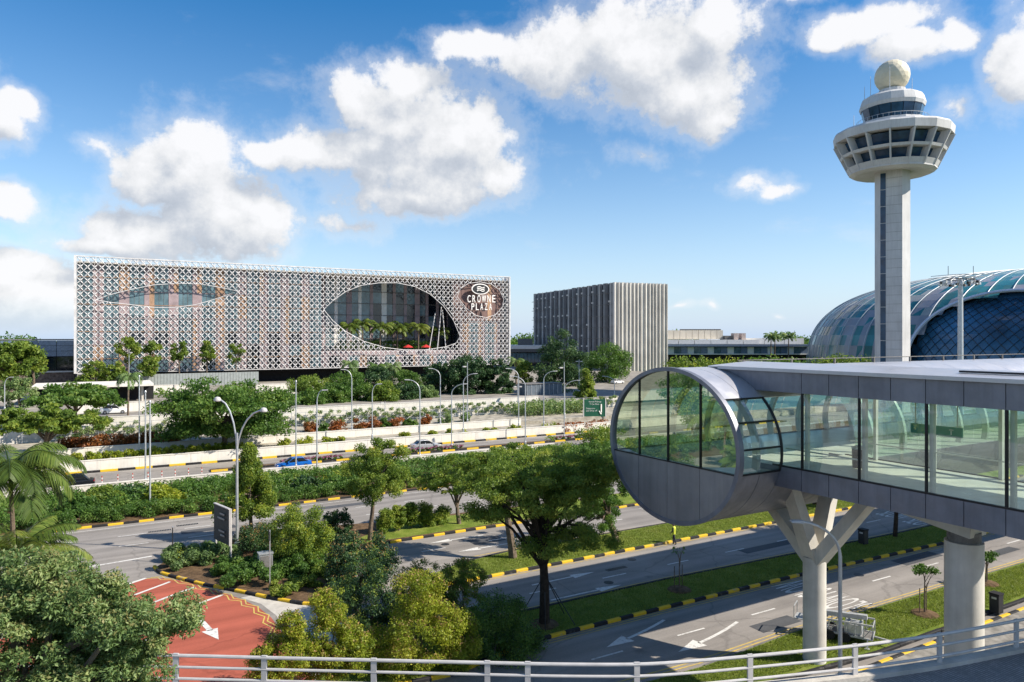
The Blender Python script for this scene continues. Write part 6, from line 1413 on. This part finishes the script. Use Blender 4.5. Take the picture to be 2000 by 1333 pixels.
for i, (px, yt, d) in enumerate(((708,634,5),(742,640,5),(776,643,6),(817,640,4),(787,640,9),(858,648,8),(680,640,4))):
    v = HV+d; palm('courtyard_palm', COURT[i], (PV(px, v), v, 12.6), max(2.5, ZV(px, yt, v)-12.6), 18, 5.0, seed=40+i, leaflets=24, droop=1.15, tr=0.2, lw=0.05)
hedge('courtyard_hedge', 'dark planting along the courtyard floor inside the oval', PV(660,HV+7), PV(860,HV+7), HV+7, HV+9, 12.6, 3.4, L_green, 6000, 0.5)
M_rp = mat('parasol_red', (0.50,0.03,0.03), 0.7, var=0.05)
for lab, px in (('red parasol near the leaning courtyard palm', 797), ('red parasol near the white struts', 832)):
    v = HV+2.2; t = thing('parasol', lab, 'parasol', (PV(px, v), v, 12.6)); obj('canopy', MB().lathe([(1.9,1.05),(1.2,1.5),(0.1,2.0)], 8), M_rp, t); obj('pole', MB().tube([(0,0,0),(0,0,1.95)], 0.05, 6), M_galv, t)
# planting in front of the terminal and dome
for lab, px, yt, Z in (('palm before the blue glass band of the terminal', 1505, 658, 330), ('palm next to the first before the terminal', 1513, 660, 333), ('palm before the terminal near the dome', 1540, 658, 325)):
    palm('terminal_palm', lab, (*WZ(px, Z), 0), CAM_H-(yt-HY)*Z/FPX, 16, 4.2, L_olive, seed=px, leaflets=14, droop=1.1, tr=0.25, lw=0.1)
for lab, x0, x1, y0, m in (('green shrubbery at the terminal foot', 1310, 1440, 688, L_mid), ('dark shrubbery below the terminal palms', 1450, 1580, 686, L_green), ('bushes at the foot of the dome', 1600, 1710, 682, L_mid)):
    Z = 260; a = Vector(WZ(x0, Z)); c = Vector(WZ(x1, Z)); SEED[0] += 1; rg = np.random.default_rng(SEED[0]); h = CAM_H-(y0-HY)*Z/FPX
    t = thing('shrubbery', lab, 'shrubs', (a.x, a.y, 0)); C = []
    for i in range(26): p = a.lerp(c, (i+rg.random())/26); hh = h*(0.75+0.3*rg.random()); C.append((p.x-a.x, p.y-a.y, hh*0.55, hh*0.45, rg.random()))
    link('foliage', leaf_mesh('foliage', C, 3600, 1.0, m, rg), t)
# the big foreground tree at the left: crown at eye level below the camera
plant('foreground_tree', 'large olive-leaved tree crown rising in front of the ramp railing', 'tree', [(-260,1085,225,1500), (150,1165,395,1275), (60,1230,330,1480), (100,1125,260,1240), (0,1080,180,1200)], 60, 13.6, 0.0, 'round', (L_olive, L_tip2), 120000, 0.078, 250, 0.17, trunk=0.22, limbs=40, dy=0.72, aspect=0.42)

SEED[0] += 1; rg = np.random.default_rng(SEED[0])
C = [(u, v, 0.3+min(1.2, 0.22*(90-v))*rg.random(), 0.75, rg.random()) for u, v in zip(-45+125*rg.random(1700), 77+13*rg.random(1700))]
tag(link('bed_ground_cover', leaf_mesh('bed_ground_cover', C, 130000, 0.27, L_green, rg)), 'dense leafy ground cover of the planting bed', 'ground cover', kind='stuff')
# trees beyond the left edge of the view, mirrored in the drum glass
for i, (u, v, h) in enumerate(((-18,66,7),(-30,84,9),(-44,80,8),(-26,100,10),(-50,108,11),(-38,58,8),(-62,90,10),(-22,120,9),(-70,120,12),(-46,140,12),(-14,86,5),(-34,70,6))):
    SEED[0] += 1; rg = np.random.default_rng(SEED[0]); t = thing('verge_tree', ['leafy verge tree beside the wide road past the coconut palm', 'leafy verge tree beyond the expressway past the spreading trees'][v > 88], 'tree', (u, v, 0.1), 0, ['verge trees past the palm', 'verge trees past the spreading trees'][v > 88])
    obj('trunk', MB().tube([(0,0,-.1),(0.1,0,h*.4),(0.2,.1,h*.65)], [.22,.17,.1], 7), M_trunk, t, smooth=True)
    link('crown', leaf_mesh('crown', clumps(rg, (0.2,0.1,h*.68), (h*.42,h*.42,h*.32), 30, 'round', 0.3), 3600, 0.42, L_mid if i % 2 else L_green, rg), t)
